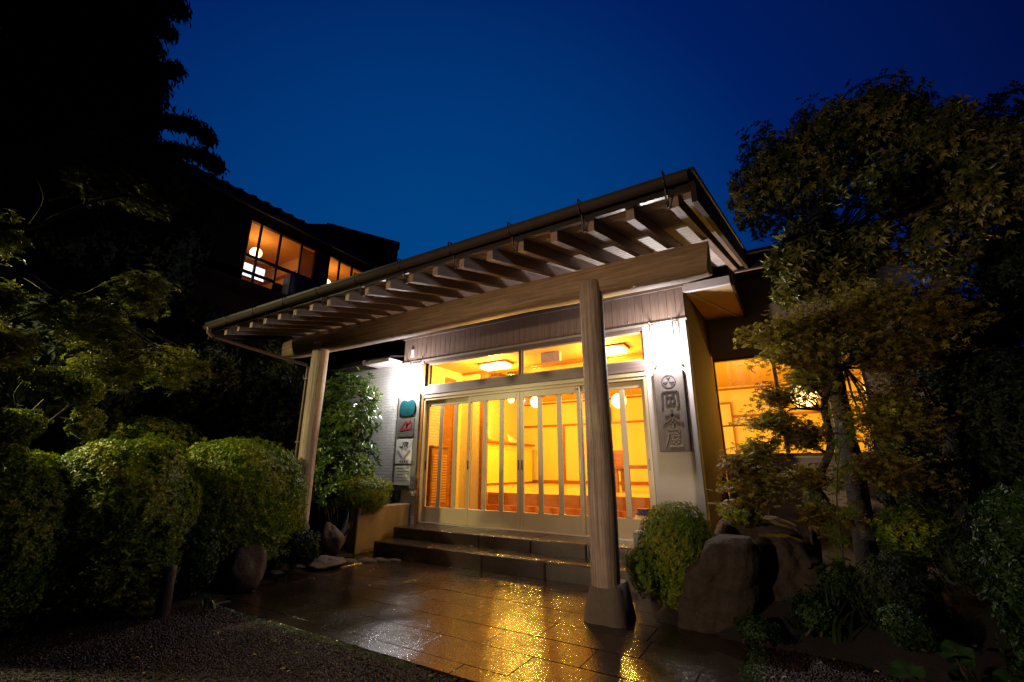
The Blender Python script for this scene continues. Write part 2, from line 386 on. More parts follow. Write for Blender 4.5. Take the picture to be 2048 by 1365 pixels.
def leaf_geo(P, D, N, L, W, var, fold=0.25, curl=0.15):
    """one folded leaf of 4 triangles per row"""
    n=len(P); D=nrm(D); Sd=nrm(np.cross(D,N)); Nn=nrm(np.cross(Sd,D))
    L=np.broadcast_to(L,(n,))[:,None]; W=np.broadcast_to(W,(n,))[:,None]
    a=P; m_=P+D*L*0.5+Nn*0; t=P+D*L-Nn*L*curl
    l=P+D*L*0.45+Sd*W*0.5+Nn*W*fold; r=P+D*L*0.45-Sd*W*0.5+Nn*W*fold
    V=np.stack([a,l,m_,r,t],1).reshape(-1,3)
    b=(np.arange(n)*5)[:,None]
    F=np.concatenate([b+np.array([[0,2,1]]),b+np.array([[1,2,4]]),b+np.array([[0,3,2]]),b+np.array([[2,3,4]])],1).reshape(-1,3)
    return V,F,np.repeat(var,4)

def palm_geo(P, D, N, L, var, lobes=5, thin=0.20):
    """palmate maple leaf: `lobes` pointed lobes of 2 triangles"""
    Vs=[];Fs=[];vs=[];k=0; D=nrm(D); Sd=nrm(np.cross(D,N)); Nn=nrm(np.cross(Sd,D)); n=len(P); L=np.broadcast_to(L,(n,))[:,None]
    for j in range(lobes):
        a=(j-(lobes-1)/2)*(0.62 if lobes>5 else 0.68); s=1.0-0.34*abs(j-(lobes-1)/2)/((lobes-1)/2)
        d=D*math.cos(a)+Sd*math.sin(a); q=-D*math.sin(a)+Sd*math.cos(a)
        a0=P; t=P+d*L*s-Nn*L*0.18; l=P+d*L*s*0.5+q*L*thin*0.5; r=P+d*L*s*0.5-q*L*thin*0.5
        V=np.stack([a0,l,t,r],1).reshape(-1,3); b=(np.arange(n)*4)[:,None]+k; k+=4*n
        Vs.append(V); Fs.append(np.concatenate([b+np.array([[0,2,1]]),b+np.array([[0,3,2]])],1).reshape(-1,3)); vs.append(np.repeat(var,2))
    return np.concatenate(Vs),np.concatenate(Fs),np.concatenate(vs)

def lump(d, seed, amp, freq=2.3):
    r=np.random.default_rng(seed); o=np.zeros(len(d))
    for k in range(6):
        v=r.normal(size=3); v/=np.linalg.norm(v); o+=np.sin((d@v)*freq*(1+k*0.7)*2+r.uniform(0,6.28))/(1+0.6*k)
    return 1+amp*o/2.2

def rand_dirs(n):
    return nrm(RNG.normal(size=(n,3)))

def hedge_pts(c, rad, n, seed, inner=0.80, amp=0.05, floor=0.0, power=2.5, top=None):
    d=rand_dirs(n); p=power
    k=(np.abs(d[:,0])**p+np.abs(d[:,1])**p+np.abs(d[:,2])**p)**(-1/p)   # superellipsoid
    s=RNG.uniform(inner,1.0,n)**0.7*lump(d,seed,amp)
    P=np.asarray(c)+d*(k*s)[:,None]*np.asarray(rad)
    Nn=nrm(d/np.asarray(rad)); keep=P[:,2]>floor
    return P[keep],Nn[keep]

def whorls(P, N, per, L, W, spread=0.9, jit=0.35, var_amp=0.5, seed=0, droop=0.0, varf=None):
    n=len(P); out=[]
    ref=nrm(np.cross(N, rand_dirs(n))); ref2=np.cross(N,ref)
    base=RNG.uniform(0,1,n)*0.55+0.45*(0.5+0.5*np.sin(P@np.array([6.1,4.3,8.7])+seed)*np.sin(P@np.array([-4.2,7.1,2.3])+seed*2))
    if varf is not None: base=varf(P,N,base)
    ph=RNG.uniform(0,6.28,n)
    for k in range(per):
        a=ph+k*2*math.pi/per+RNG.uniform(-0.3,0.3,n)
        lat=ref*np.cos(a)[:,None]+ref2*np.sin(a)[:,None]
        D=N*(1-spread)+lat*spread+RNG.normal(size=(n,3))*jit*0.4; D[:,2]-=droop
        out.append(leaf_geo(P+lat*0.002, D, nrm(N+RNG.normal(size=(n,3))*jit), L*RNG.uniform(0.65,1.1,n), W*RNG.uniform(0.8,1.1,n),
                            np.clip(base+RNG.normal(size=n)*0.12,0,1)))
    return out

def join_geo(parts):
    Vs=[];Fs=[];vs=[];k=0
    for V,F,a in parts:
        Vs.append(V);Fs.append(F+k);vs.append(a);k+=len(V)
    return np.concatenate(Vs),np.concatenate(Fs),np.concatenate(vs)

def foliage(name, parts, m, parent, kind=True):
    V,F,a=join_geo(parts); off=wloc(parent)
    me=np_mesh(name,V,F,m,var=a,off=off); o=bpy.data.objects.new(name,me); COL.objects.link(o); o.parent=parent
    return o

def limb(p0,p1,bend=0.15,n=7,sag=0.0):
    p0=np.array(p0,float);p1=np.array(p1,float); L=np.linalg.norm(p1-p0); o=RNG.normal(size=3)*bend*L; o2=RNG.normal(size=3)*bend*L*0.4
    return [p0+(p1-p0)*t+o*math.sin(math.pi*t)*0.5+o2*math.sin(2*math.pi*t)*0.5-np.array([0,0,sag])*math.sin(math.pi*t) for t in np.linspace(0,1,n)]

# ------------------------------------------------------------------ ground, paving, steps
m=MB(); m.add([(-300,-300,-0.012),(300,-300,-0.012),(300,300,-0.012),(-300,300,-0.012)],[(0,1,2,3)])
struct(m.build('ground',ground_m))
# planted beds: gently mounded soil sheets
def bed(name, poly, z, n=26):
    xs=[p[0] for p in poly]; ys=[p[1] for p in poly]
    def inside(x,y):
        c=False; j=len(poly)-1
        for i in range(len(poly)):
            if (poly[i][1]>y)!=(poly[j][1]>y) and x<(poly[j][0]-poly[i][0])*(y-poly[i][1])/(poly[j][1]-poly[i][1])+poly[i][0]: c=not c
            j=i
        return c
    def dist(x,y):
        b=9
        for i in range(len(poly)):
            a=np.array(poly[i]);c=np.array(poly[(i+1)%len(poly)]);d=c-a;t=max(0,min(1,((x-a[0])*d[0]+(y-a[1])*d[1])/(d@d)));b=min(b,math.hypot(x-a[0]-d[0]*t,y-a[1]-d[1]*t))
        return b
    mb=MB(); nx=n; ny=n; vs=[]
    for j in range(ny+1):
        for i in range(nx+1):
            x=min(xs)+(max(xs)-min(xs))*i/nx; y=min(ys)+(max(ys)-min(ys))*j/ny
            h=-0.05 if not inside(x,y) else z*min(1,dist(x,y)/0.6)+0.004+random.uniform(0,0.012)
            vs.append((x,y,h))
    mb.add(vs,[(j*(nx+1)+i,j*(nx+1)+i+1,(j+1)*(nx+1)+i+1,(j+1)*(nx+1)+i) for j in range(ny) for i in range(nx)],True)
    return struct(mb.build(name,soil_m))
bed('soil_bed', [(-4.75,2.35),(-5.0,2.9),(-5.45,3.6),(-5.5,4.6),(-5.6,5.8),(-14,5.8),(-14,1.0),(-6.2,0.9),(-5.0,1.7)], 0.12, 44)
bed('soil_bed', [(-1.2,4.15),(-0.45,3.95),(0.1,4.0),(0.8,3.6),(2.2,3.4),(9,3.4),(9,9),(1.5,9),(-0.85,8.1),(-0.9,5.8),(-1.25,5.7)], 0.30, 44)

# pavement of cut stones, rows run along the house front
pv=bpy.data.objects.new('pavement',None); COL.objects.link(pv); pv['kind']='structure'
pv['label']='wet stone pavement of long slabs leading to the entrance steps'
m=MB(); m.add([(-5.35,2.5,-0.004),(-0.44,2.5,-0.004),(-0.44,4.9,-0.004),(-5.35,4.9,-0.004)],[(0,1,2,3)])
m.build('joint_bed',mat('dark joint mortar',(0.02,0.015,0.012),0.7),pv)
def left_edge(y):
    return -4.62-0.9*min(1,max(0,(y-2.5)/1.2))**1.1
rows=[2.48,2.64]+[2.64+0.335*k for k in range(1,8)]
rows[-1]=4.915
for i in range(len(rows)-1):
    y0,y1=rows[i]+0.0015,rows[i+1]-0.0015; xl=left_edge((y0+y1)/2); xr=-0.43
    x=xr; w0=1.25 if i==0 else 0.74
    off={0:0.35,1:0.5,2:0.22,3:0.6}.get(i,random.uniform(0.2,0.7))
    x2=x-off
    while x>xl+0.05:
        x2=max(x2,xl)
        if x-x2>0.06:
            dz=random.uniform(-0.0012,0.0012)
            m=MB(); m.bbox(x2+0.0015,x-0.0015,y0,y1,-0.05,0.006+dz,0.003); m.build('paving_stone',pave_m,pv)
        x=x2; x2=x-w0*random.uniform(0.88,1.1)
# right strip in front of the rock, and stones that carry on towards the viewer on the right
m=MB(); m.bbox(-5.3,-5.0,3.95,4.88,-0.05,0.012,0.01); m.build('paving_stone',pave_m,pv)

# kerb: low rough stones that border the pavement on the left
for k,(x,y,r) in enumerate([(-5.42,3.9,0.15),(-5.32,4.15,0.16),(-5.2,4.38,0.15),(-5.05,4.55,0.14),(-4.9,4.68,0.12),(-4.76,4.8,0.09)]):
    m=MB(); m.sphere((0,0,0),r,12,7,(1.1,0.75,0.28))
    vs=[]
    for v in m.v:
        q=np.array(v); q=q*(1+0.12*math.sin(q[0]*31+k)+0.08*math.sin(q[1]*47+2*k)); vs.append(tuple(q+np.array([x,y,0.005])))
    m.v=vs; o=m.build('kerb_stone',rock_m,None,(x,y,0)); 
    tag(o,('pale kerb stone at the far left end of the curved edging','second kerb stone from the left in the curved edging','third kerb stone from the left in the curved edging','third kerb stone from the steps in the curved edging','second kerb stone from the steps in the curved edging','smallest kerb stone of the curved edging touching the lower step')[k],'stone','curved edging stones left of the steps')

# steps
st=bpy.data.objects.new('entrance_steps',None); COL.objects.link(st); st['kind']='structure'; st['label']='two broad wet stone steps up to the sliding doors'
for y0,y1,z0,z1,xl,xr,cuts in ((4.92,5.32,0.0,0.19,-5.34,-1.42,(-4.3,-3.42,-2.55,-1.98)),(5.31,5.90,0.0,0.345,-5.36,-1.42,(-4.55,-3.75,-2.95,-2.2))):
    xs=[xl]+list(cuts)+[xr]
    for a,b in zip(xs[:-1],xs[1:]):
        m=MB(); m.bbox(a+0.002,b-0.002,y0+random.uniform(0,0.003),y1-0.002,z0-0.05,z1+random.uniform(-0.001,0.001),0.012); m.build('step_slab',stone_step,st)

# gravel in the two foreground areas
def gravel(name, test, n, xr, yr):
    X=RNG.uniform(xr[0],xr[1],n); Y=RNG.uniform(yr[0],yr[1],n); k=np.array([test(a,b) for a,b in zip(X,Y)]); X=X[k];Y=Y[k]; n=len(X)
    R=RNG.uniform(0.006,0.013,n); base=np.array([[1,0,0],[0,1,0],[-1,0,0],[0,-1,0],[0,0,0.7],[0,0,-0.7]],float)
    th=RNG.uniform(0,6.28,n); c,s=np.cos(th),np.sin(th)
    sx=RNG.uniform(0.7,1.3,n)*R; V=np.zeros((n,6,3))
    for i,b in enumerate(base):
        V[:,i,0]=X+(b[0]*c-b[1]*s)*sx; V[:,i,1]=Y+(b[0]*s+b[1]*c)*R; V[:,i,2]=b[2]*R+R*0.3-0.008+RNG.uniform(0,0.006,n)
    F=np.array([[0,1,4],[1,2,4],[2,3,4],[3,0,4],[1,0,5],[2,1,5],[3,2,5],[0,3,5]])
    FF=((np.arange(n)*6)[:,None,None]+F[None]).reshape(-1,3)
    me=np_mesh(name,V.reshape(-1,3),FF,mat_gravel,var=np.repeat(RNG.uniform(0,1,n),8))
    o=bpy.data.objects.new(name,me); COL.objects.link(o); return o
mat_gravel=leaf_mat('wet dark gravel',(0.004,0.0016,0.001),(0.010,0.0038,0.0024),(0.030,0.012,0.008),0.5,0.0,0.25)
def tl(x,y):
    if y>2.46 or x>-0.9: return False
    return x>-5.2+0.35*math.sin(y*2) or y<1.6
g=gravel('gravel',tl,90000,(-6.6,-0.9),(0.15,2.46)); tag(g,'wet dark gravel in the foreground beside the pavement edge','gravel',kind='stuff')
g=gravel('gravel',lambda x,y: x>-0.36 and (y<4.0-0.1*x), 36000,(-0.36,2.0),(2.6,4.1)); tag(g,'wet reddish gravel to the right of the stone pavement','gravel',kind='stuff')

# moss / tiny ground cover along the pavement edges
P=[];
for k in range(2600):
    t=random.random()
    if t<0.55: P.append((random.uniform(-4.7,-2.2),2.44+random.gauss(0,0.022),0.0))
    else: P.append((-0.38+random.gauss(0,0.035),random.uniform(2.9,4.1),0.0))
P=np.array(P); 
gc=MB(); root=bpy.data.objects.new('moss',None)
V,F,a=join_geo(whorls(P,np.tile([0,0,1.0],(len(P),1)),3,0.018,0.008,0.6))
o=bpy.data.objects.new('moss',np_mesh('moss',V,F,lf_grass,var=a)); COL.objects.link(o); tag(o,'thin moss and weeds growing along the pavement edges','moss',kind='stuff')

# ------------------------------------------------------------------ entrance canopy
cn=thing('entrance_canopy',(-1.46,3.93,0),'timber canopy with gutter and exposed rafters over the entrance steps','canopy')
DX,DZ=0.058,0.24
def cp(u,s,h): return (u+DX*s, 2.8+s, 2.9+DZ*s+h)
def skew(u0,u1,s0,s1,h0,h1):
    return [cp(u0,s0,h0),cp(u1,s0,h0),cp(u1,s1,h0),cp(u0,s1,h0),cp(u0,s0,h1),cp(u1,s0,h1),cp(u1,s1,h1),cp(u0,s1,h1)]
LEN=3.17
me=MB().hexa(skew(0,0.058,0,LEN,0,0.108)).mesh('rafter',wood_rafter,(0,2.8,2.9))
for k in range(20):
    o=place('rafter',me,cn,(-0.447-0.3012*k,2.8,2.9))
nb=36
me=MB().hexa(skew(-6.42,-0.30,0.004,LEN/nb-0.004,0.110,0.121)).mesh('soffit_board',wood_soffit,cp(0,0,0))
for k in range(nb):
    c=cp(0,LEN*k/nb,0); place('soffit_board',me,cn,c)
MB().hexa(skew(-6.46,-0.25,-0.125,LEN+0.02,0.181,0.213)).build('roof_sheet',roof_metal,cn)
MB().hexa(skew(-6.42,-0.30,-0.03,LEN,0.1225,0.180)).build('roof_deck',wood_dark,cn)
MB().hexa(skew(-6.43,-0.30,-0.055,-0.004,0.085,0.121)).build('fascia',black_metal,cn)
MB().hexa(skew(-0.296,-0.262,-0.06,LEN,-0.02,0.180)).build('verge_board',wood_dark,cn)
MB().hexa(skew(-0.355,-0.30,0.0,LEN,0.035,0.098)).build('verge_batten',wood_rafter,cn)
MB().hexa(skew(-6.46,-6.425,-0.06,LEN,-0.02,0.180)).build('verge_board',wood_dark,cn)
# gutter, half round, hung in straps
gt=None
m=MB(); prof=[]
GY,GZ,GR=2.690,3.052,0.046
for th in np.linspace(math.pi,2*math.pi,13): prof.append((GY+GR*math.cos(th),GZ+GR*math.sin(th)))
for th in np.linspace(2*math.pi,math.pi,13): prof.append((GY+(GR-0.004)*math.cos(th),GZ+(GR-0.004)*math.sin(th)))
def gut(x0,x1,zs):
    m.add([(x0,y,z+zs[0]) for y,z in prof]+[(x1,y,z+zs[1]) for y,z in prof],
      [(i,(i+1)%len(prof),len(prof)+(i+1)%len(prof),len(prof)+i) for i in range(len(prof))],True)
gut(-6.42,-0.30,(-0.035,0.0))
for x in (-0.30,-6.42):
    z=0 if x>-1 else -0.035
    m.prism([(x,y,zz+z) for y,zz in prof[:13]],(-0.002,0,0),(0.003,0,0))
m.tube([(-6.42,GY-GR,GZ-0.035),(-0.30,GY-GR,GZ)],0.006,6)
gt=m.build('gutter',gutter_m,cn)
for k in range(10):
    x=-0.445-0.6024*k; zz=-0.035*(-(x+0.3))/6.1
    b=MB()
    pts=[(x,GY+(GR+0.003)*math.cos(t),GZ+zz+(GR+0.004)*math.sin(t)) for t in np.linspace(math.pi*0.85,2*math.pi,12)]
    b.tube(pts,0.0045,6)
    b.tube([(x,GY-GR-0.004,GZ+zz+0.02),(x,GY-GR+0.004,GZ+zz+0.048),(x,GY+0.0,GZ+zz+0.052),(x,GY+GR+0.004,GZ+zz)],0.006,6)
    # hook that carries the strap down to the side of the rafter end
    hk=[(x-0.006,GY+GR*0.7,GZ+zz-0.04),(x-0.010,GY+0.055,GZ+zz-0.075),(x-0.016,GY+0.062,GZ+zz-0.115),(x-0.012,GY+0.085,GZ+zz-0.14),(x-0.012,GY+0.115,GZ+zz-0.135),(x-0.012,GY+0.128,GZ+zz-0.10),(x-0.012,2.83,2.985)]
    b.tube(hk,0.0055,6)
    b.sphere((x-0.014,GY+0.075,GZ+zz-0.152),0.008,6,4)
    b.build('bracket',black_metal,gt)
# downpipe
m=MB(); m.tube([(-6.33,2.672,3.0),(-6.33,2.68,2.93),(-6.32,2.74,2.88)],0.026,10)
m.tube([(-6.32,2.74,2.88),(-5.86,3.84,2.66),(-5.855,3.86,2.60)],0.022,10)
m.tube([(-5.855,3.86,2.62),(-5.855,3.86,0.25)],0.022,10)
m.build('downpipe',mat('brown downpipe',(0.09,0.045,0.035),0.5),cn)
m=MB()
for z in (2.45,1.55): m.box(-5.885,-5.80,3.83,3.90,z,z+0.018)
m.build('pipe_clip',steel,cn)
# beam: flattened log
N=26; vs=[]; pr=[(3.882,2.905),(3.90,2.882),(4.09,2.885),(4.125,2.93),(4.13,3.02),(4.07,3.09),(3.98,3.145),(3.91,3.172),(3.882,3.155),(3.868,3.05)]
for i in range(N+1):
    t=i/N; x=-6.66+(6.66-0.335)*t; e=1.0
    if i==0: e=0.80
    if i==1: e=0.95; 
    if i==N: e=0.92
    wv=0.008*math.sin(x*1.9)+0.004*math.sin(x*5.3+1)
    for j,(y,z) in enumerate(pr):
        vs.append((x+ (0.04*((z-2.88)/0.3-1) if i==N else 0), 4.0+(y-4.0)*e+wv*0.6, 3.035+(z-3.035)*e*(1+0.03*math.sin(x*1.3+j))+wv))
n=len(pr); f=[(i*n+j,(i+1)*n+j,(i+1)*n+(j+1)%n,i*n+(j+1)%n) for i in range(N) for j in range(n)]
m=MB(); m.add(vs,f,True); m.add(vs[:n],[tuple(range(n))]); m.add(vs[-n:],[tuple(range(n))[::-1]]); m.build('beam',wood_grey,cn)
# posts
def post(x,y,z0,z1,r0,r1,lean=0):
    m=MB(); prof=[]; nz=24
    for i in range(nz+1):
        t=i/nz; z=z0+(z1-z0)*t; prof.append((r0+(r1-r0)*t+0.003*math.sin(z*3.1+x), z))
    prof.append((r1*0.93,z1+0.018)); prof.append((r1*0.7,z1+0.03)); prof.append((0.01,z1+0.035))
    m.lathe((x,y,0),prof,28)
    m.v=[(v[0]+0.004*math.sin(v[2]*2.3+x),v[1],v[2]) for v in m.v]
    return m.build('post',wood_post,cn)
p1=post(-1.455,3.925,0.27,2.985,0.123,0.113)
p2=post(-5.715,3.935,0.50,2.97,0.115,0.115)
# footing of the right post: rough tapered concrete block
m=MB(); lv=[(0.0,0.188,0.195),(0.03,0.185,0.192),(0.14,0.163,0.168),(0.25,0.143,0.147),(0.285,0.135,0.139),(0.292,0.127,0.13)]
vs=[]
for z,a,b in lv:
    for k in range(28):
        th=2*math.pi*k/28; c,s=math.cos(th),math.sin(th); q=(abs(c)**5+abs(s)**5)**(-1/5)
        wv=1+0.03*math.sin(th*5+z*20)+0.02*math.sin(th*9)
        vs.append((-1.455+a*c*q*wv,3.985+b*s*q*wv,z))
n=28; m.add(vs,[(i*n+k,i*n+(k+1)%n,(i+1)*n+(k+1)%n,(i+1)*n+k) for i in range(len(lv)-1) for k in range(n)],True); m.add(vs[-n:],[tuple(range(n))])
m.build('footing',concrete,p1)

def rock(name,c,r,seed,m_,label,cat='rock',flat=0.0,sharp=0.18,parent=None,group=None,rot=0.0,res=(36,22)):
    rr=np.random.default_rng(seed); mb=MB(); mb.sphere((0,0,0),1,res[0],res[1]); V=np.array(mb.v)
    planes=nrm(rr.normal(size=(12,3))); h=rr.uniform(0.62,0.92,12)
    for p,k in zip(planes,h):
        d=V@p; V=np.where((d>k)[:,None],V-(d-k)[:,None]*p*0.92,V)
    o=np.zeros(len(V))
    for k in range(9):
        v=rr.normal(size=3)*(1.5+k*1.6); o+=np.sin(V@v+rr.uniform(0,6))*0.11/(1+k*0.7)
    V=V*(1+o*sharp*3)[:,None]; V*=np.asarray(r)
    cc,ss=math.cos(rot),math.sin(rot); V=np.stack([V[:,0]*cc-V[:,1]*ss,V[:,0]*ss+V[:,1]*cc,V[:,2]],1)
    mb.v=[tuple(v+np.asarray(c)) for v in V]
    if parent: return mb.build(name,m_,parent)
    o=mb.build(name,m_,None,(c[0],c[1],0)); return tag(o,label,cat,group)
rock('footing',(-5.70,3.95,0.30),(0.17,0.15,0.31),5,rock_red,None,parent=p2)

# ------------------------------------------------------------------ inn, entrance block
inn=thing('inn_building',(-3.4,5.9,0),'single storey inn entrance block with sliding doors and glowing yellow hall','building')
YD=5.89
def part(name,m_,*boxes,parent=inn,bev=0.0,bevel=0):
    mb=MB()
    for b in boxes: (mb.bbox(*b,bev) if bev else mb.box(*b))
    return mb.build(name,m_,parent,bevel=bevel)
# cladding planks above the transom
npk=46; x0,x1=-5.95,-0.895; pw=(x1-x0)/npk
me=MB().bbox(0.0015,pw-0.0015,-0.011,0.011,0,0.435,0.003).mesh('cladding_plank',wood_clad)
for k in range(npk): place('cladding_plank',me,inn,(x0+pw*k,YD-0.013+random.uniform(-0.0015,0.0015),3.118))
part('cladding_backing',wood_dark,(-5.95,-0.90,YD,YD+0.10,3.03,3.75))
part('header_board',wood_lintel,(-5.98,-0.88,YD-0.055,YD-0.002,3.553,3.60))
part('wall_plate',wood_dark,(-6.0,-0.86,YD-0.03,YD-0.001,3.602,3.66))
part('drip_board',alu,(-5.985,-0.885,YD-0.04,YD-0.003,3.085,3.116))
part('transom_head',wood_lintel,(-5.42,-1.470,YD-0.03,YD+0.09,3.035,3.083))
part('lintel',wood_lintel,(-5.40,-1.472,YD-0.05,YD+0.10,2.467,2.612))
# screws with pale heads along the cladding
m=MB()
for k in range(9): m.sphere((-5.5+0.55*k,YD-0.03,3.17),0.007,6,4)
m.build('screw_heads',alu,inn)
part('vent_plate',plaque_w,(-5.755,-5.69,YD-0.045,YD-0.026,3.20,3.34))
# jambs and door track
part('jamb',wood_in,(-5.445,-5.385,YD-0.04,YD+0.12,0.345,3.03))
part('jamb',wood_dark,(-5.385,-5.362,YD-0.02,YD+0.12,2.614,3.03))
part('door_track',door_paint,(-5.38,-1.474,YD-0.035,YD+0.10,2.405,2.463),(-5.38,-1.474,YD-0.02,YD+0.10,2.362,2.402),parent=inn)
part('door_post',door_paint,(-5.378,-5.345,YD-0.03,YD+0.10,0.345,2.362),)
part('door_post',door_paint,(-1.508,-1.474,YD-0.03,YD+0.10,0.345,2.362))
part('threshold',alu,(-5.38,-1.474,YD-0.03,YD+0.12,0.347,0.362))
# transom windows
for xa,xb in ((-5.36,-3.435),(-3.385,-1.476)):
    f=part('transom_window',door_paint,(xa,xb,YD+0.0,YD+0.03,2.616,2.640),(xa,xb,YD,YD+0.03,3.006,3.032),(xa,xa+0.022,YD,YD+0.03,2.642,3.004),(xb-0.022,xb,YD,YD+0.03,2.642,3.004))
    part('pane',glass,(xa+0.02,xb-0.02,YD+0.012,YD+0.016,2.63,3.01),parent=f)
part('mullion',wood_lintel,(-3.433,-3.387,YD-0.03,YD+0.05,2.613,3.034))
# four sliding doors, three tall panes each
def rounded_frame(mb, xs, z0, z1, y0, y1, r=0.018):
    """fills the four corners of every pane opening so that they read rounded"""
    for a,b in xs:
        for (cx,cz,sx,sz) in ((a,z0,1,1),(b,z0,-1,1),(a,z1,1,-1),(b,z1,-1,-1)):
            pts=[(cx,y0,cz)]
            for t in np.linspace(0,math.pi/2,5):
                pts.append((cx+sx*r*(1-math.sin(t)),y0,cz+sz*r*(1-math.cos(t))))
            mb.prism(pts,(0,0,0),(0,y1-y0,0))
def door(xl,xr,y,label,hl):
    d=part('sliding_door',door_paint); 
    mb=MB(); z0,z1=0.366,2.358
    st=0.055; w=(xr-xl-2*st-2*0.078)/3
    xs=[]; x=xl+st
    for k in range(3): xs.append((x,x+w)); x+=w+0.078
    y0,y1=y,y+0.034
    pz0,pz1=0.60,2.262
    o=MB().bbox(xl,xl+st,y0,y1,z0,z1,0.003).bbox(xr-st,xr,y0,y1,z0,z1,0.003).build('door_stile',door_paint,inn)
    root=o; root.name='sliding_door'
    MB().bbox(xl+st,xr-st,y0+0.001,y1-0.001,z0,pz0,0.003).build('bottom_rail',door_paint,root)
    MB().bbox(xl+st,xr-st,y0+0.001,y1-0.001,pz1,z1,0.003).build('top_rail',door_paint,root)
    for k in range(2):
        MB().bbox(xs[k][1],xs[k+1][0],y0+0.003,y1-0.003,pz0,pz1,0.006).build('slat',door_paint,root)
    mb=MB(); rounded_frame(mb,xs,pz0,pz1,y0+0.004,y1-0.004); mb.build('corner_fillets',door_paint,root)
    for a,b in xs: MB().box(a-0.004,b+0.004,y+0.015,y+0.019,pz0-0.004,pz1+0.004).build('pane',glass,root)
    for hx in hl:
        MB().bbox(hx-0.011,hx+0.011,y0-0.003,y0+0.002,1.19,1.33,0.002).build('handle',black_m,root)
    bpy.data.objects.remove(d)
    return root
yf,yb=YD-0.012,YD+0.030
door(-5.345,-4.375,yb,'',[-5.32])
door(-4.418,-3.428,yf,'',[-4.39,-3.455])
door(-3.424,-2.434,yf,'',[-3.395,-2.462])
d4=door(-2.478,-1.510,yb,'',[-1.535])
MB().bbox(-2.475,-2.452,yf-0.004,yf-0.001,1.14,1.34,0.001).build('lock_plate',steel,d4)
MB().box(-2.475,-2.455,yf-0.006,yf-0.002,2.30,2.325).build('latch',black_m,d4)
# walls
part('pier',white_plaster,(-1.472,-0.90,YD-0.03,YD+0.14,0.0,3.084),bev=0.006)
side_shade_m=mat('shaded side wall plaster',(0.095,0.06,0.042),0.9,noise=(2,0.3,(0.07,0.045,0.03)),bump=(150,0.15))  # side plaster of the pier, its shade painted in as dark brown
part('side_return',side_shade_m,(-1.2,-0.902,YD+0.141,8.2,0.0,3.084))
part('side_wall',side_shade_m,(-0.98,-0.897,YD+0.102,8.2,3.086,3.9))
part('left_wall',brick_m,(-7.6,-5.447,YD-0.02,YD+0.14,0.0,3.06))
part('wall_cap',white_plaster,(-7.6,-5.45,YD-0.045,YD+0.14,3.062,3.082))
part('left_return_wall',beige_plaster,(-7.6,-7.5,YD+0.142,9,0,3.06))
# low eave of the left wing of the block
part('low_eave',white_plaster,(-6.62,-5.99,YD-0.36,YD+0.0,3.084,3.16),bev=0.01)
m=MB(); m.tube([(-7.6,YD-0.42,3.10),(-6.60,YD-0.42,3.11)],0.045,12); m.tube([(-6.64,YD-0.42,3.115),(-6.57,YD-0.42,3.115)],0.053,12)
m.build('low_gutter',gutter_m,inn)
m=MB(); m.hexa([(-7.7,YD-0.36,3.165),(-5.97,YD-0.36,3.165),(-5.97,8,3.75),(-7.7,8,3.75),(-7.7,YD-0.36,3.19),(-5.97,YD-0.36,3.19),(-5.97,8,3.78),(-7.7,8,3.78)]); m.build('low_roof',roof_metal,inn)
part('low_eave_dark',wood_dark,(-7.6,-6.63,YD-0.36,YD-0.0,3.084,3.16))
# recessed right wall with the wide window
YR=8.2
part('recess_wall',beige_plaster,(-0.897,1.9,YR,YR+0.12,0,1.40),(-0.897,1.9,YR,YR+0.12,3.03,4.45),(1.14,1.9,YR,YR+0.12,1.402,3.028))
wf=part('wide_window',mat('brown window frame',(0.16,0.08,0.045),0.4),(-0.895,1.138,YR-0.03,YR+0.06,1.402,1.445),(-0.895,1.138,YR-0.03,YR+0.06,2.985,3.028),(-0.895,-0.865,YR-0.03,YR+0.06,1.447,2.983),(1.105,1.138,YR-0.03,YR+0.06,1.447,2.983))
for x in (-0.02,): part('mullion',alu,(x,x+0.055,YR-0.025,YR+0.02,1.447,2.983),parent=wf)
for x in (0.60,): part('mullion',alu,(x,x+0.05,YR-0.020,YR+0.02,1.447,2.983),parent=wf)
part('transom_bar',wood_dark,(-0.863,-0.022,YR-0.01,YR+0.01,1.885,1.905),parent=wf)
for a,b in ((-0.863,-0.022),(0.037,0.598),(0.652,1.103)): part('pane',glass,(a,b,YR+0.022,YR+0.026,1.447,2.983),parent=wf)
part('sill',alu,(-0.897,1.16,YR-0.06,YR-0.002,1.375,1.400),parent=wf)
# soffit box right of the facade
part('eave_board',white_plaster,(-0.895,-0.32,YD-0.03,YD+0.03,3.475,3.585))
def quad_slab(name,m_,pts,t=0.02,parent=inn):
    mb=MB(); mb.prism(pts,(0,0,0),(0,0,t)); return mb.build(name,m_,parent)
quad_slab('soffit_panel',soffit_ply,[(-0.895,YD+0.032,3.50),(-0.322,YD+0.032,3.50),(-0.302,YR-0.002,3.742),(-0.42,YR-0.002,3.742)])
mb=MB(); a=np.array((-0.87,YD+0.035,3.478)); b=np.array((-0.41,YR-0.003,3.72)); s=np.array((0.05,0,0))
mb.hexa([a,a+s,b+s,b,a+(0,0,.03),a+s+(0,0,.03),b+s+(0,0,.03),b+(0,0,.03)]); mb.build('diagonal_trim',white_plaster,inn)
quad_slab('recess_ceiling',soffit_ply,[(-0.895,YD+0.032,3.53),(-0.895,YR-0.002,3.745),(-0.43,YR-0.002,3.745)])
mb=MB(); mb.hexa([(-0.318,YD+0.032,3.47),(-0.290,YD+0.032,3.47),(-0.272,YR-0.002,3.715),(-0.298,YR-0.002,3.715),(-0.318,YD+0.032,3.8),(-0.290,YD+0.032,3.8),(-0.272,YR-0.002,4.2),(-0.298,YR-0.002,4.2)]); mb.build('eave_side_panel',wood_dark,inn)
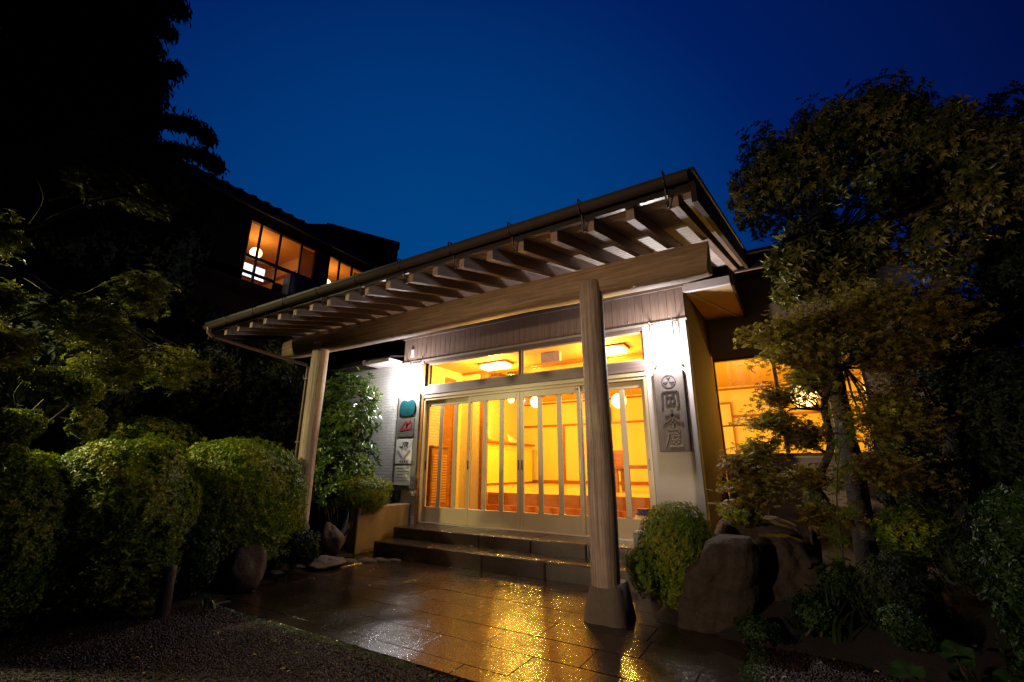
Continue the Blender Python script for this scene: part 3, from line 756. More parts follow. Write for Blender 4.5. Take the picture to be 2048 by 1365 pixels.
# main roof
part('eave_fascia',wood_dark,(-0.25,1.12,YD-0.05,YD-0.01,3.62,3.80))
part('eave_trim',wood_rafter,(-0.25,1.12,YD-0.045,YD-0.012,3.60,3.618))
mb=MB()
for x0_,x1_ in ((-7.6,1.2),):
    mb.hexa([(x0_,5.84,3.82),(x1_,5.84,3.82),(x1_,9.6,4.72),(x0_,9.6,4.72),(x0_,5.84,3.86),(x1_,5.84,3.86),(x1_,9.6,4.76),(x0_,9.6,4.76)])
    mb.hexa([(x0_,9.602,4.72),(x1_,9.602,4.72),(x1_,13.6,3.9),(x0_,13.6,3.9),(x0_,9.602,4.76),(x1_,9.602,4.76),(x1_,13.6,3.94),(x0_,13.6,3.94)])
mb.build('roof',roof_metal,inn)
mb=MB(); mb.hexa([(1.0,5.84,3.56),(1.2,5.84,3.56),(1.2,8.6,4.1),(1.0,8.6,4.1),(1.0,5.84,3.818),(1.2,5.84,3.818),(1.2,8.6,4.47),(1.0,8.6,4.47)]); mb.build('gable_verge',mat('red brown verge timber',(0.10,0.035,0.028),0.6),inn)
part('back_wall_right',beige_plaster,(1.802,1.9,YR+0.122,13.4,0,4.2))

# ---- interior (hall)
GF,HF=0.345,0.78
part('entrance_floor',genkan,(-5.44,-0.98,YD+0.121,7.1,0.20,GF))
part('inner_step',mat('orange brown inner step',(0.48,0.17,0.04),0.3),(-4.94,-0.98,7.1,7.3,0.20,0.575))
part('hall_floor',floor_in,(-7.4,-0.98,7.3,12.9,0.2,HF),(-0.98,1.8,YR+0.122,12.9,0.2,HF))
part('floor_edge',wood_in,(-4.94,-0.98,7.275,7.298,0.577,HF-0.002))
part('hall_ceiling',ceil_in,(-5.5,-0.98,YD+0.12,7.25,3.06,3.10),(-7.4,-0.98,7.25,12.9,3.32,3.36),(-0.98,1.8,YR+0.122,12.9,3.32,3.36),(-5.5,-0.98,7.23,7.249,3.101,3.36))
part('hall_back_wall',wall_in,(-7.5,1.8,12.9,13.0,0,3.4))
part('hall_right_wall',wall_in,(1.74,1.80,YR+0.122,12.9,0,3.4),(-0.984,-0.981,YD+0.12,8.2,0.3,3.1))
part('hall_left_wall',wall_in,(-7.5,-7.4,7.2,12.9,0,3.4),(-5.50,-5.44,6.82,7.02,0.3,3.1),(-5.50,-4.97,7.021,7.10,0.3,3.1),(-7.5,-5.0,7.101,7.15,0,3.4))
part('brick_inner_wall',brick_m,(-5.50,-5.44,YD+0.122,6.48,0.3,2.42))
part('hall_left_upper_wall',wall_in,(-5.50,-5.44,YD+0.122,6.82,2.905,3.1),(-5.50,-5.44,YD+0.122,6.48,2.421,2.904))
part('inner_door_frame',wood_in,(-5.50,-5.42,6.482,6.58,GF,2.9),(-5.48,-5.43,6.582,6.74,GF,2.9),(-5.50,-5.42,6.742,6.80,GF,2.9))
part('inner_post',wood_in,(-4.968,-4.86,7.0,7.12,GF,3.06))
part('wall_rail',wood_in,(-7.4,1.7,12.86,12.898,2.50,2.56),(-7.4,1.7,12.87,12.898,3.22,3.27),(-7.4,1.7,12.87,12.898,0.785,0.87),(-5.42,-0.99,7.19,7.228,3.035,3.06))
part('wall_stile',wood_in,(-5.95,-5.89,12.86,12.898,0.872,2.498),(-1.6,-1.54,12.86,12.898,0.872,2.498))
part('beam_strip',wood_in,(-5.42,-0.99,6.98,7.02,3.02,3.058))
# skylight ribs above the counter
m=MB()
for k in range(5): m.box(-6.9+k*0.45,-6.75+k*0.45,8.2,11.5,3.22,3.318)
m.build('ceiling_rib',wood_in,inn)

# furniture in the hall
ct=thing('reception_counter',(-6.9,11,HF),'yellow fronted reception counter with timber top inside the hall','counter')
MB().box(-7.38,-6.85,9.75,12.5,HF+0.06,HF+1.10).build('front',counter_m,ct)
MB().box(-7.36,-6.87,9.77,12.48,HF+0.002,HF+0.058).build('plinth',wood_in,ct)
MB().bbox(-7.39,-6.76,9.68,12.55,HF+1.102,HF+1.16,0.01).build('counter_top',wood_in,ct)
rk=thing('leaflet_rack',(-6.95,9.95,HF+1.16),'rack of pale leaflets standing on the reception counter end','rack')
MB().box(-7.1,-6.84,9.85,10.2,HF+1.163,HF+1.19).build('base',wood_in,rk)
for k in range(6):
    x=-6.86-0.04*(k%3); y=9.9+0.13*(k//2); z=HF+1.19+0.14*(k%2)
    mb=MB(); mb.hexa([(x,y,z),(x,y+.11,z),(x-.012,y+.11,z),(x-.012,y,z),(x-.07,y,z+.22),(x-.07,y+.11,z+.22),(x-.082,y+.11,z+.22),(x-.082,y,z+.22)])
    mb.build('leaflet',(plaque_w,mat('green leaflet',(0.35,0.45,0.2),0.5),shoji)[k%3],rk)
o=MB().prism([(-6.86,11.2,HF+1.163),(-6.86,11.75,HF+1.163),(-7.0,11.7,HF+1.30),(-7.0,11.3,HF+1.42)],(0,0,0),(-0.03,0,0)).build('paper_stand',plaque_w,None,(-6.9,11.4,HF+1.16)); tag(o,'white paper stand on the far part of the reception counter','stand')
pic=thing('picture_frame',(-4.55,12.85,2.6),'small dark framed picture on the hall back wall behind the right post','picture')
MB().box(-4.75,-4.35,12.835,12.857,2.55,2.98).build('frame',wood_dark,pic); MB().box(-4.71,-4.39,12.828,12.833,2.59,2.94).build('print',plaque_w,pic)
sh=thing('shoe_cabinet',(-5.36,6.2,GF),'low orange brown shoe cabinet with louvred front inside the doors','cabinet')
MB().box(-5.438,-5.29,YD+0.15,6.46,GF+0.002,GF+1.22).build('carcass',wood_in,sh)
for k in range(18): MB().box(-5.289,-5.275,YD+0.17,6.44,GF+0.30+k*0.045,GF+0.325+k*0.045).build('louvre',mat('pale louvre timber',(0.55,0.30,0.10),0.4),sh)
MB().bbox(-5.438,-5.26,YD+0.14,6.475,GF+1.222,GF+1.25,0.004).build('top',wood_in,sh)
tb=thing('wooden_table',(-2.55,8.9,HF),'low varnished wooden table seen behind the rightmost door panes','table')
MB().bbox(-3.0,-2.1,8.6,9.25,HF+0.43,HF+0.50,0.01).build('table_top',wood_in,tb)
for x in (-2.94,-2.22):
    for y in (8.66,9.13): MB().box(x,x+0.07,y,y+0.07,HF+0.002,HF+0.428).build('leg',wood_in,tb)
chm=thing('hall_chair',(-3.15,9.3,HF),'dark wooden chair beside the low table in the hall','chair')
MB().bbox(-3.4,-2.98,9.35,9.75,HF+0.38,HF+0.44,0.01).build('seat',wood_in,chm); MB().box(-3.38,-3.0,9.72,9.76,HF+0.5,HF+0.82).build('backrest',wood_in,chm)
for x in (-3.38,-3.04):
    for y in (9.37,9.70): MB().box(x,x+0.05,y,y+0.05,HF+0.002,HF+0.378).build('leg',wood_in,chm)
js=thing('porcelain_jar',(-1.76,6.3,GF),'white jar with a blue painted shoulder just inside the rightmost door','jar')
MB().lathe((-1.76,6.30,GF),[(0.09,0.002),(0.115,0.05),(0.12,0.22),(0.11,0.27)],20).build('body',porcelain,js)
MB().lathe((-1.76,6.30,GF),[(0.111,0.271),(0.105,0.31),(0.08,0.335),(0.085,0.35)],20).build('shoulder',blue_gl,js)
for k,(x,y) in enumerate(((-5.05,6.35),(-4.93,6.37))):
    m=MB(); m.sphere((x,y,GF+0.035),0.05,10,6,(0.9,2.2,0.6)); m.v=[(v[0],v[1],max(v[2],GF+0.003)) for v in m.v]
    o=m.build('slipper',shoji,None,(x,y,GF)); tag(o,('left one of two pale slippers inside the left door','right one of two pale slippers inside the left door')[k],'slipper','pair of slippers by the door')
sc=thing('wall_hanging',(-2.3,12.82,2.0),'narrow dark framed hanging scroll on the back wall at right','scroll')
MB().box(-1.42,-1.08,12.82,12.85,1.5,2.9).build('frame',wood_in,sc); MB().box(-1.38,-1.12,12.812,12.818,1.56,2.84).build('scroll_sheet',shoji,sc)

# hall lamps
WARM=(1.0,0.55,0.055)
def flat_lamp(x,y,z,lab,p):
    t=thing('ceiling_lamp',(x,y,z),lab,'lamp','square ceiling lamps in the hall')
    MB().bbox(x-0.30,x+0.30,y-0.17,y+0.17,z-0.03,z-0.004,0.01).build('housing',wood_in,t)
    MB().bbox(x-0.27,x+0.27,y-0.14,y+0.14,z-0.10,z-0.031,0.02).build('diffuser',lamp_warm,t)
    point('bulb',(x,y,z-0.16),p,WARM,0.12,t)
flat_lamp(-4.33,6.56,3.06,'glowing ceiling lamp behind the left transom pane',170)
flat_lamp(-2.20,6.58,3.06,'glowing ceiling lamp behind the right transom pane beside the post',170)
def ball_lamp(x,y,z,r,lab,p,ceil=3.32):
    t=thing('pendant_lamp',(x,y,z),lab,'lamp','round pendant lamps in the hall')
    MB().sphere((x,y,z),r,16,10).build('globe',lamp_warm,t)
    MB().tube([(x,y,z+r),(x,y,ceil)],0.008,6).build('cord',black_m,t)
    point('bulb',(x,y,z),p,WARM,r*0.5,t)
ball_lamp(-6.22,10.2,3.01,0.09,'small pendant globe left of the middle door stiles',240)
ball_lamp(-5.35,10.0,2.86,0.15,'larger pendant globe right of the middle door stiles',300)
ball_lamp(-2.95,9.3,2.62,0.16,'pendant globe seen just right of the round post',300)
ball_lamp(0.40,9.7,2.50,0.22,'pendant globe glowing behind the wide side window',230)
# exit style box over the transom
o=MB().bbox(-3.30,-2.95,6.35,6.42,2.90,3.058,0.005).build('ceiling_speaker_box',mat('pale brown box',(0.45,0.33,0.25),0.5),None,(-3.1,6.4,3.06)); tag(o,'pale brown box hanging from the entrance ceiling behind the transom','box')

# ------------------------------------------------------------------ wall lanterns
def lantern(x,lab,z=2.53):
    y1=YD-0.034; t=thing('wall_lantern',(x,y1,z),lab,'wall lamp','white box lanterns beside the doors')
    w_,h_,d_=0.145,0.50,0.19; y0=y1-d_-0.05
    MB().bbox(x-0.05,x+0.05,y1-0.03,y1,z+0.15,z+0.36,0.004).build('wall_plate',steel,t)
    MB().bbox(x-w_+0.012,x+w_-0.012,y0+0.012,y1-0.032,z+0.012,z+h_-0.012,0.02).build('glass_box',lamp_white,t)
    for sx in (-1,1):
        for yy in (y0,y1-0.032):
            m=MB(); m.tube([(x+sx*w_,yy,z-0.02),(x+sx*w_,yy,z+h_+0.02)],0.008,6)
            m.sphere((x+sx*w_,yy,z-0.022),0.014,8,6); m.sphere((x+sx*w_,yy,z+h_+0.022),0.014,8,6); m.build('corner_rod',steel,t)
    for zz in (z,z+h_):
        m=MB()
        for yy in (y0,y1-0.032): m.tube([(x-w_,yy,zz),(x+w_,yy,zz)],0.005,6)
        for sx in (-1,1): m.tube([(x+sx*w_,y0,zz),(x+sx*w_,y1-0.032,zz)],0.005,6)
        m.build('wire_frame',steel,t)
    point('bulb',(x,y0+0.045,z+0.14),215,(1.0,0.955,0.97),0.045,t)
lantern(-1.165,'glowing white box lantern on the pier above the carved name board')
lantern(-5.665,'glowing white box lantern on the brick wall above the plaque board')

# ------------------------------------------------------------------ signs
def ribbon(mb, pts, ws, y, depth, square=False):
    """brush stroke in the XZ plane: centre line pts [(x,z)], widths ws, standing proud towards -Y"""
    pts=[np.array(p,float) for p in pts]; n=len(pts); Lf=[];Rt=[]
    if np.isscalar(ws): ws=[ws]*n
    for i in range(n):
        t=pts[min(i+1,n-1)]-pts[max(i-1,0)]; t=t/(np.linalg.norm(t)+1e-9); q=np.array([-t[1],t[0]])
        Lf.append(pts[i]+q*ws[i]/2); Rt.append(pts[i]-q*ws[i]/2)
    for i in range(n-1):
        c=[Lf[i],Rt[i],Rt[i+1],Lf[i+1]]
        mb.prism([(p[0],y,p[1]) for p in c],(0,0,0),(0,-depth,0))
def smooth(pts,k=4):
    out=[];n=len(pts)
    for i in range(n-1):
        p0=np.array(pts[max(i-1,0)],float);p1=np.array(pts[i],float);p2=np.array(pts[i+1],float);p3=np.array(pts[min(i+2,n-1)],float)
        for j in range(k):
            t=j/k; out.append(0.5*((2*p1)+(-p0+p2)*t+(2*p0-5*p1+4*p2-p3)*t*t+(-p0+3*p1-3*p2+p3)*t**3))
    out.append(np.array(pts[-1],float)); return out
sb=thing('name_board',(-1.18,YD-0.03,1.41),'weathered wooden name board with carved characters and round crest on the pier','sign')
bx0,bx1,bz0,bz1=-1.368,-0.995,1.412,2.432; by=YD-0.07
MB().bbox(bx0,bx1,by,YD-0.032,bz0,bz1,0.006).build('board',sign_wood,sb)
cxm=(bx0+bx1)/2
# crest
m=MB(); cz=2.285; R0=0.082
ring=[(cxm+R0*math.cos(t),cz+R0*math.sin(t)) for t in np.linspace(0,2*math.pi,37)]; ribbon(m,ring,0.011,by,0.005)
for k in range(3):
    a=math.pi/2+k*2*math.pi/3
    for q in (-0.42,0.0,0.42):
        p=[(cxm+0.012*math.cos(a),cz+0.012*math.sin(a)),(cxm+0.040*math.cos(a+q*0.5),cz+0.040*math.sin(a+q*0.5)),(cxm+0.068*math.cos(a+q),cz+0.068*math.sin(a+q))]
        ribbon(m,smooth(p),[0.004,0.005,0.006,0.008,0.011,0.012,0.010,0.007,0.003],by,0.005)
m.build('crest',ink,sb)
def glyph(name, strokes, cx, cz, s):
    mb=MB()
    for st_ in strokes:
        pts=smooth([(cx+p[0]*s,cz+p[1]*s) for p in st_[0]],4); n=len(pts); w0,w1,w2=[q*s for q in st_[1]]
        ws=[(w0+(w1-w0)*2*i/(n-1)) if i<=(n-1)/2 else (w1+(w2-w1)*(2*i/(n-1)-1)) for i in range(n)]
        ribbon(mb,pts,ws,by,0.009)
    return mb.build(name,bronze,sb)
V=(0.13,0.10,0.12); H=(0.10,0.08,0.13); T=(0.12,0.09,0.03)
glyph('carved_character',[ # oka
 ([(-0.43,0.42),(-0.42,0.0),(-0.47,-0.5)],V), ([(-0.43,0.43),(0.0,0.47),(0.42,0.44)],H), ([(0.42,0.44),(0.43,0.0),(0.42,-0.42),(0.32,-0.46)],(0.13,0.11,0.06)),
 ([(-0.2,0.33),(-0.12,0.2)],T), ([(0.2,0.34),(0.1,0.2)],T), ([(-0.27,0.14),(0.27,0.16)],H),
 ([(0.0,0.1),(0.0,-0.25)],V), ([(-0.22,0.02),(-0.21,-0.28),(0.0,-0.27),(0.22,-0.26)],H), ([(0.22,0.03),(0.21,-0.28)],V)],cxm+0.003,2.055,0.215)
glyph('carved_character',[ # moto
 ([(-0.36,0.17),(0.0,0.21),(0.38,0.20)],H), ([(0.0,0.5),(0.01,0.0),(0.0,-0.52)],V), ([(-0.02,0.18),(-0.18,-0.08),(-0.5,-0.28)],T),
 ([(0.03,0.18),(0.22,-0.08),(0.56,-0.26)],(0.06,0.14,0.08)), ([(-0.15,-0.24),(0.17,-0.23)],(0.08,0.07,0.09))],cxm+0.006,1.815,0.225)
glyph('carved_character',[ # ya
 ([(-0.32,0.46),(0.30,0.48),(0.28,0.27)],H), ([(-0.28,0.27),(0.28,0.28)],H), ([(-0.32,0.47),(-0.34,0.0),(-0.52,-0.5)],(0.12,0.10,0.03)),
 ([(-0.18,0.12),(0.34,0.14)],H), ([(0.05,0.12),(-0.12,-0.08),(0.26,-0.07)],(0.09,0.08,0.08)), ([(0.2,0.02),(0.32,-0.12)],T),
 ([(-0.1,-0.24),(0.28,-0.23)],H), ([(0.08,-0.1),(0.08,-0.44)],V), ([(-0.28,-0.45),(0.1,-0.46),(0.48,-0.43)],(0.10,0.09,0.14))],cxm+0.006,1.575,0.215)

pb=thing('plaque_board',(-5.70,YD-0.03,0.86),'tall grey board with teal plaque, red mark and white railway sign left of the doors','sign')
px0,px1,pz0,pz1=-5.972,-5.452,0.872,2.50; py=YD-0.062
MB().bbox(px0,px1,py,YD-0.024,pz0,pz1,0.005).build('board',mat('grey green plaque board',(0.19,0.175,0.15),0.55,noise=(5,0.4,(0.14,0.125,0.105))),pb)
# teal plaque, two lobed top
m=MB(); c=(-5.72,2.245); pts=[]
for t in np.linspace(0,2*math.pi,40,endpoint=False):
    cx_=math.copysign(abs(math.cos(t))**0.55,math.cos(t)); sz_=math.copysign(abs(math.sin(t))**0.6,math.sin(t))
    z_=c[1]+0.135*sz_
    if sz_>0: z_+=0.022*math.sin(abs(cx_)*math.pi)-0.012*(1-abs(cx_))
    pts.append((c[0]+0.185*cx_*(1-0.08*(sz_<0)*abs(sz_)),py,z_))
m.prism(pts,(0,0,0),(0,-0.022,0)); tp=m.build('teal_plaque',teal,pb)
m=MB(); e=[(c[0]+0.04*math.cos(t),c[1]+0.02+0.035*math.sin(t)) for t in np.linspace(0.6,2*math.pi-0.3,16)]; ribbon(m,e,0.014,py-0.0225,0.002)
e=[(c[0]+0.045*math.cos(t),c[1]-0.035+0.035*math.sin(t)) for t in np.linspace(math.pi*0.9,-math.pi*0.9,16)]; ribbon(m,e,0.014,py-0.0225,0.002)
for k in range(7): ribbon(m,[(c[0]-0.11+0.035*k,c[1]-0.085),(c[0]-0.09+0.035*k,c[1]-0.085)],0.010,py-0.0225,0.002)
for k in range(3): ribbon(m,[(c[0]-0.05+0.045*k,c[1]+0.085),(c[0]-0.02+0.045*k,c[1]+0.085)],0.012,py-0.0225,0.002)
m.build('print',teal_d,tp)
# grey plate with the red mark
gp=MB().bbox(-5.915,-5.545,py-0.010,py-0.0005,1.745,2.07,0.003).build('grey_plate',plaque_g,pb)
m=MB()
ribbon(m,smooth([(-5.86,1.87),(-5.80,1.95),(-5.72,2.01),(-5.71,1.90)]),[0.035]*13,py-0.0105,0.004)
ribbon(m,smooth([(-5.74,1.88),(-5.69,1.97),(-5.62,2.01),(-5.61,1.90)]),[0.035]*13,py-0.0105,0.004)
ribbon(m,[(-5.87,1.86),(-5.59,1.885)],0.03,py-0.0105,0.0035); m.build('red_mark',redp,gp)
# white railway plaque
wp=MB().bbox(-5.945,-5.56,py-0.009,py-0.0005,1.285,1.70,0.002).build('white_plaque',plaque_w,pb)
m=MB(); yb_=py-0.0095
ribbon(m,smooth([(-5.775,1.655),(-5.775,1.59),(-5.79,1.567),(-5.83,1.567),(-5.845,1.585)]),0.020,yb_,0.002)
ribbon(m,[(-5.735,1.558),(-5.735,1.655)],0.020,yb_,0.002)
ribbon(m,smooth([(-5.735,1.647),(-5.68,1.647),(-5.655,1.63),(-5.68,1.605),(-5.72,1.602)]),0.018,yb_,0.002)
ribbon(m,[(-5.70,1.60),(-5.655,1.558)],0.020,yb_,0.002)
for k in range(5): ribbon(m,[(-5.80+0.026*k,1.532),(-5.785+0.026*k,1.532)],0.012,yb_,0.002)
for k in range(4): ribbon(m,[(-5.83+0.052*k,1.325),(-5.80+0.052*k,1.325)],0.030,yb_,0.002)
m.build('railway_letters',ink,wp)
m=MB(); ribbon(m,[(-5.90,1.505),(-5.76,1.37)],[0.05,0.03],yb_,0.0015); ribbon(m,[(-5.60,1.505),(-5.74,1.37)],[0.05,0.03],yb_,0.0015); m.build('wing_mark',ink_g,wp)
w2=MB().bbox(-5.935,-5.565,py-0.009,py-0.0005,0.93,1.245,0.002).build('notice_plate',plaque_w,pb)
m=MB()
for k in range(4): ribbon(m,[(-5.90,1.165-0.05*k),(-5.60,1.165-0.05*k)],0.006,yb_,0.001)
m.build('notice_lines',ink_g,w2)
m=MB(); 
for k in range(8): ribbon(m,[(-5.90+0.038*k,1.213),(-5.872+0.038*k,1.213)],0.018,yb_,0.001)
m.build('notice_title',gold_p,w2)
o=MB().bbox(-6.02,-5.80,YD-0.16,YD-0.022,0.70,0.862,0.006).build('utility_box',black_m,None,(-5.9,YD-0.1,0.7)); tag(o,'small black box on the wall below the plaque board','box')

# ------------------------------------------------------------------ planter walls beside the steps
o=MB().bbox(-5.76,-5.545,4.77,5.85,0.0,0.642,0.012).build('planter_wall',planter_m,None,(-5.65,5.3,0)); tag(o,'tooled stone planter wall left of the entrance steps','wall')
o=MB().bbox(-1.50,-1.22,4.90,5.85,0.0,0.58,0.012).build('granite_block',granite,None,(-1.35,5.4,0)); tag(o,'speckled granite end block right of the entrance steps','block')

# ------------------------------------------------------------------ left wing (two storeys) behind the garden
wg=thing('guest_wing',(-9.0,5.5,0),'dark two storey guest wing with lit upstairs windows','house')
WX=-9.0
def wp_(name,m_,*boxes,parent=wg,bev=0): 
    mb=MB()
    for b in boxes: (mb.bbox(*b,bev) if bev else mb.box(*b))
    return mb.build(name,m_,parent)
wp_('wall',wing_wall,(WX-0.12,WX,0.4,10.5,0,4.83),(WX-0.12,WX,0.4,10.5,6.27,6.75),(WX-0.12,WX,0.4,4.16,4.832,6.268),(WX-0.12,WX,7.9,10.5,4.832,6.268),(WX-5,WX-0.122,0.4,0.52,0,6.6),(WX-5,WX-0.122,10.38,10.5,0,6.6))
wp_('wall_panel',panel_m,(WX-0.06,WX-0.01,5.98,6.0,4.832,6.268))
ww=mat('dark wooden window frame',(0.06,0.025,0.015),0.5)
def wing_window(y0,y1,muls,low):
    zb,zt=4.88,6.235
    f=wp_('window',ww,(WX-0.06,WX+0.03,y0,y1,zb-0.05,zb),(WX-0.06,WX+0.03,y0,y1,zt,zt+0.035),(WX-0.06,WX+0.03,y0-0.03,y0,zb,zt),(WX-0.06,WX+0.03,y1,y1+0.03,zb,zt))
    for y in muls: wp_('mullion',ww,(WX-0.03,WX+0.01,y-0.022,y+0.022,zb+0.001,zt-0.001),parent=f)
    wp_('rail',ww,(WX-0.02,WX+0.025,y0,y1,5.41,5.48),parent=f)
    ys=[y0]+list(muls)+[y1]
    for a,b in zip(ys[:-1],ys[1:]): wp_('pane',glass,(WX-0.042,WX-0.038,a,b,zb,zt),parent=f)
    return f
f1=wing_window(4.19,5.96,(4.42,4.86,5.37),True)
wp_('rail',ww,(WX-0.02,WX+0.02,4.19,4.86,5.06,5.12),parent=f1)
f2=wing_window(6.12,7.85,(6.42,6.80,7.3),True)
wp_('lower_panel',ww,(WX-0.03,WX-0.005,4.88,5.3,4.882,5.09),parent=f1)
wp_('shutter_box',wood_clad,(WX-0.005,WX+0.05,5.70,6.09,4.85,6.25))
# rooms
wp_('room_shell',wing_in,(WX-3.6,WX-3.5,3.9,8.1,4.3,6.5),(WX-3.5,WX-0.123,4.0,4.05,4.3,6.5),(WX-3.5,WX-0.123,7.95,8.0,4.3,6.5),(WX-3.5,WX-0.123,4.051,7.949,4.3,4.4),(WX-3.5,WX-0.123,5.99,6.07,4.401,6.449))
wp_('room_ceiling',mat('orange room ceiling',(0.75,0.42,0.14),0.7),(WX-3.5,WX-0.123,4.051,7.949,6.45,6.5))
wp_('picture_rail',wood_in,(WX-3.498,WX-3.46,4.06,7.94,6.0,6.07),(WX-3.498,WX-3.46,4.06,7.94,5.55,5.62),(WX-3.45,WX-0.13,5.95,5.988,6.0,6.07),(WX-3.45,WX-0.13,5.95,5.988,5.55,5.62),(WX-3.45,WX-0.13,4.052,4.08,5.6,5.66))
for y in (4.8,5.6,6.9): wp_('room_post',wood_in,(WX-3.498,WX-3.42,y,y+0.09,4.402,6.448))
wp_('paper_screen',shoji,(WX-3.49,WX-3.47,4.95,5.55,4.402,5.5))
wp_('curtain',curtain_m,(WX-0.16,WX-0.11,5.45,5.93,4.9,6.22),(WX-0.16,WX-0.11,7.3,7.84,4.9,6.22))
for (y,z,x,lab) in ((4.88,6.06,-10.0,'round paper lantern glowing in the left upstairs window'),(6.78,6.0,-10.0,'round paper lantern glowing in the right upstairs window')):
    t=thing('paper_lantern',(x,y,z),lab,'lamp','paper lanterns in the guest wing')
    MB().sphere((x,y,z),0.13,16,10,(1,1,0.95)).build('shade',lamp_paper,t); MB().tube([(x,y,z+0.12),(x,y,6.45)],0.01,6).build('cord',black_m,t)
    point('bulb',(x,y,z),24,(1.0,0.40,0.09),0.06,t)
glow=thing('television',(WX-0.35,4.5,5.16),'bright white screen behind the lower left pane of the upstairs window','television')
MB().box(WX-0.40,WX-0.34,4.10,4.82,5.13,5.44).build('case',black_m,glow); MB().box(WX-0.338,WX-0.33,4.11,4.81,5.14,5.43).build('screen',pane_glow,glow)  # added emissive panel, stands in for the brightly lit lower pane
ac=thing('air_conditioner_unit',(WX+0.3,5.2,4.85),'dark outdoor air conditioner unit below the left upstairs window','air conditioner')
MB().bbox(WX+0.12,WX+0.42,4.98,5.62,4.72,5.24,0.03).build('casing',mat('grey casing',(0.12,0.13,0.15),0.5),ac)
m=MB(); 
for r_ in (0.08,0.14,0.19): m.tube([(WX+0.425,5.25+r_*math.cos(t),4.98+r_*math.sin(t)) for t in np.linspace(0,2*math.pi,25)],0.005,5,False)
m.build('fan_grille',black_m,ac)
MB().box(WX+0.1,WX+0.44,5.0,5.04,4.66,4.718).box(WX+0.1,WX+0.44,5.56,5.60,4.66,4.718).build('foot',black_m,ac)
# balcony slab + low roof below
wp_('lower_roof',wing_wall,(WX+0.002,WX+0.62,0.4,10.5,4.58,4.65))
# eave
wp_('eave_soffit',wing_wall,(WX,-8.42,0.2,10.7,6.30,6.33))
wp_('eave_fascia',wood_clad,(-8.42,-8.39,0.2,10.7,6.20,6.36))
m=MB(); m.tube([(-8.33,0.2,6.19),(-8.33,10.7,6.17)],0.045,10); m.build('gutter',mat('pale brown gutter',(0.16,0.11,0.07),0.6),wg)
me=MB()
pts=[(-8.36+0.0,0.0,6.385),(-8.36,0.10,6.37),(-8.36,0.18,6.38),(-8.36,0.22,6.40),(-8.36,0.265,6.415),(-8.36,0.265,6.445),(-8.36,0.20,6.435),(-8.36,0.16,6.415),(-8.36,0.10,6.40),(-8.36,0.0,6.415)]
me.prism(pts,(0,0,0),(-0.30,0,0.13)); me=me.mesh('roof_tile',tile_roof)
for k in range(40): place('roof_tile',me,wg,(0,0.2+0.265*k,0))
m=MB()
for r_ in range(1,12):
    for k in range(40):
        y=0.2+0.265*k; x=-8.36-0.26*r_; z=0.115*r_
        m.prism([(x,y+p[1],p[2]+z+0.01) for p in pts],(0,0,0),(-0.28,0,0.12))
o=m.build('tile_field',tile_roof,wg); o['kind']='stuff'
m=MB(); m.hexa([(-8.37,0.2,6.33),(-8.37,10.8,6.33),(-11.5,10.8,7.70),(-11.5,0.2,7.70),(-8.37,0.2,6.365),(-8.37,10.8,6.365),(-11.5,10.8,7.735),(-11.5,0.2,7.735)]); m.build('roof_underlay',wood_dark,wg)

# far block behind
fb=thing('rear_building',(-11,12,0),'black rear building block rising behind the guest wing roof','building')
def onz(px,py,z):
    d=RT*(px-1024)/FPX-UP*(py-682.5)/FPX+FW; return CAM+d*(z-CAM[2])/d[2]
zt=8.6; A=onz(660,450,zt); B=onz(797,487,zt); dr=nrm((B-A)); nn=np.array([-dr[1],dr[0],0.0]); 
if nn@A<0: nn=-nn
A2=A+nn*6; B2=B+nn*6; C_=A-dr*3.0
def wbox(mb,P0,P1,P2,P3,z0,z1): mb.hexa([(P[0],P[1],z0) for P in (P0,P1,P2,P3)]+[(P[0],P[1],z1) for P in (P0,P1,P2,P3)])
m=MB(); wbox(m,A,B,B2,A2,0,zt-0.25); m.build('wall',wing_wall,fb)
m=MB(); wbox(m,A-dr*0.1-nn*0.1,B-nn*0.1+dr*0.02,B2,A2-dr*0.1,zt-0.249,zt); m.build('roof_slab',tile_roof,fb)
m=MB(); q=A-dr*1.2; m.prism([tuple(A-nn*0.05),tuple(q-nn*0.05-np.array([0,0,0.35])),tuple(q-nn*0.05-np.array([0,0,3])),tuple(A-nn*0.05-np.array([0,0,3]))],(0,0,0),tuple(nn*3)); m.build('lean_to',tile_roof,fb)
m=MB()
for k in range(4):
    P0=A+dr*(0.5+k*0.8)-nn*0.02; P1=P0+dr*0.5; wbox(m,P0,P1,P1+nn*0.03,P0+nn*0.03,6.9,7.8)
m.build('window',black_m,fb)

# ------------------------------------------------------------------ garden lamp just outside the picture (its light rakes the hedges, posts and beam)
def floodlight(x,y,z,aim,power,col,half,blend,lab,fill=0):
    """garden floodlight on a pole: a hooded round lamp head that throws a cone of light"""
    t=thing('garden_floodlight',(x,y,0),lab,'floodlight','floodlights outside the view')
    d=(Vector(aim)-Vector((x,y,z))).normalized(); h=Vector((x,y,z))
    MB().tube([(x,y,0),(x,y,z-0.12)],0.025,10).build('pole',black_metal,t)
    MB().tube([tuple(h-d*0.22),tuple(h-d*0.16),tuple(h-d*0.05),tuple(h-d*0.02)],[0.03,0.08,0.11,0.115],16,True).build('lamp_head',black_metal,t)
    MB().tube([tuple(h-d*0.018),tuple(h-d*0.010)],[0.10,0.10],16,True).build('lens',lamp_gard,t)
    l=bpy.data.lights.new('bulb','SPOT'); l.energy=power; l.color=col; l.spot_size=2*half; l.spot_blend=blend; l.shadow_soft_size=0.07
    o=bpy.data.objects.new('bulb',l); COL.objects.link(o); o.parent=t; o.location=h-Vector((x,y,0)); o.rotation_euler=d.to_track_quat('-Z','Y').to_euler()
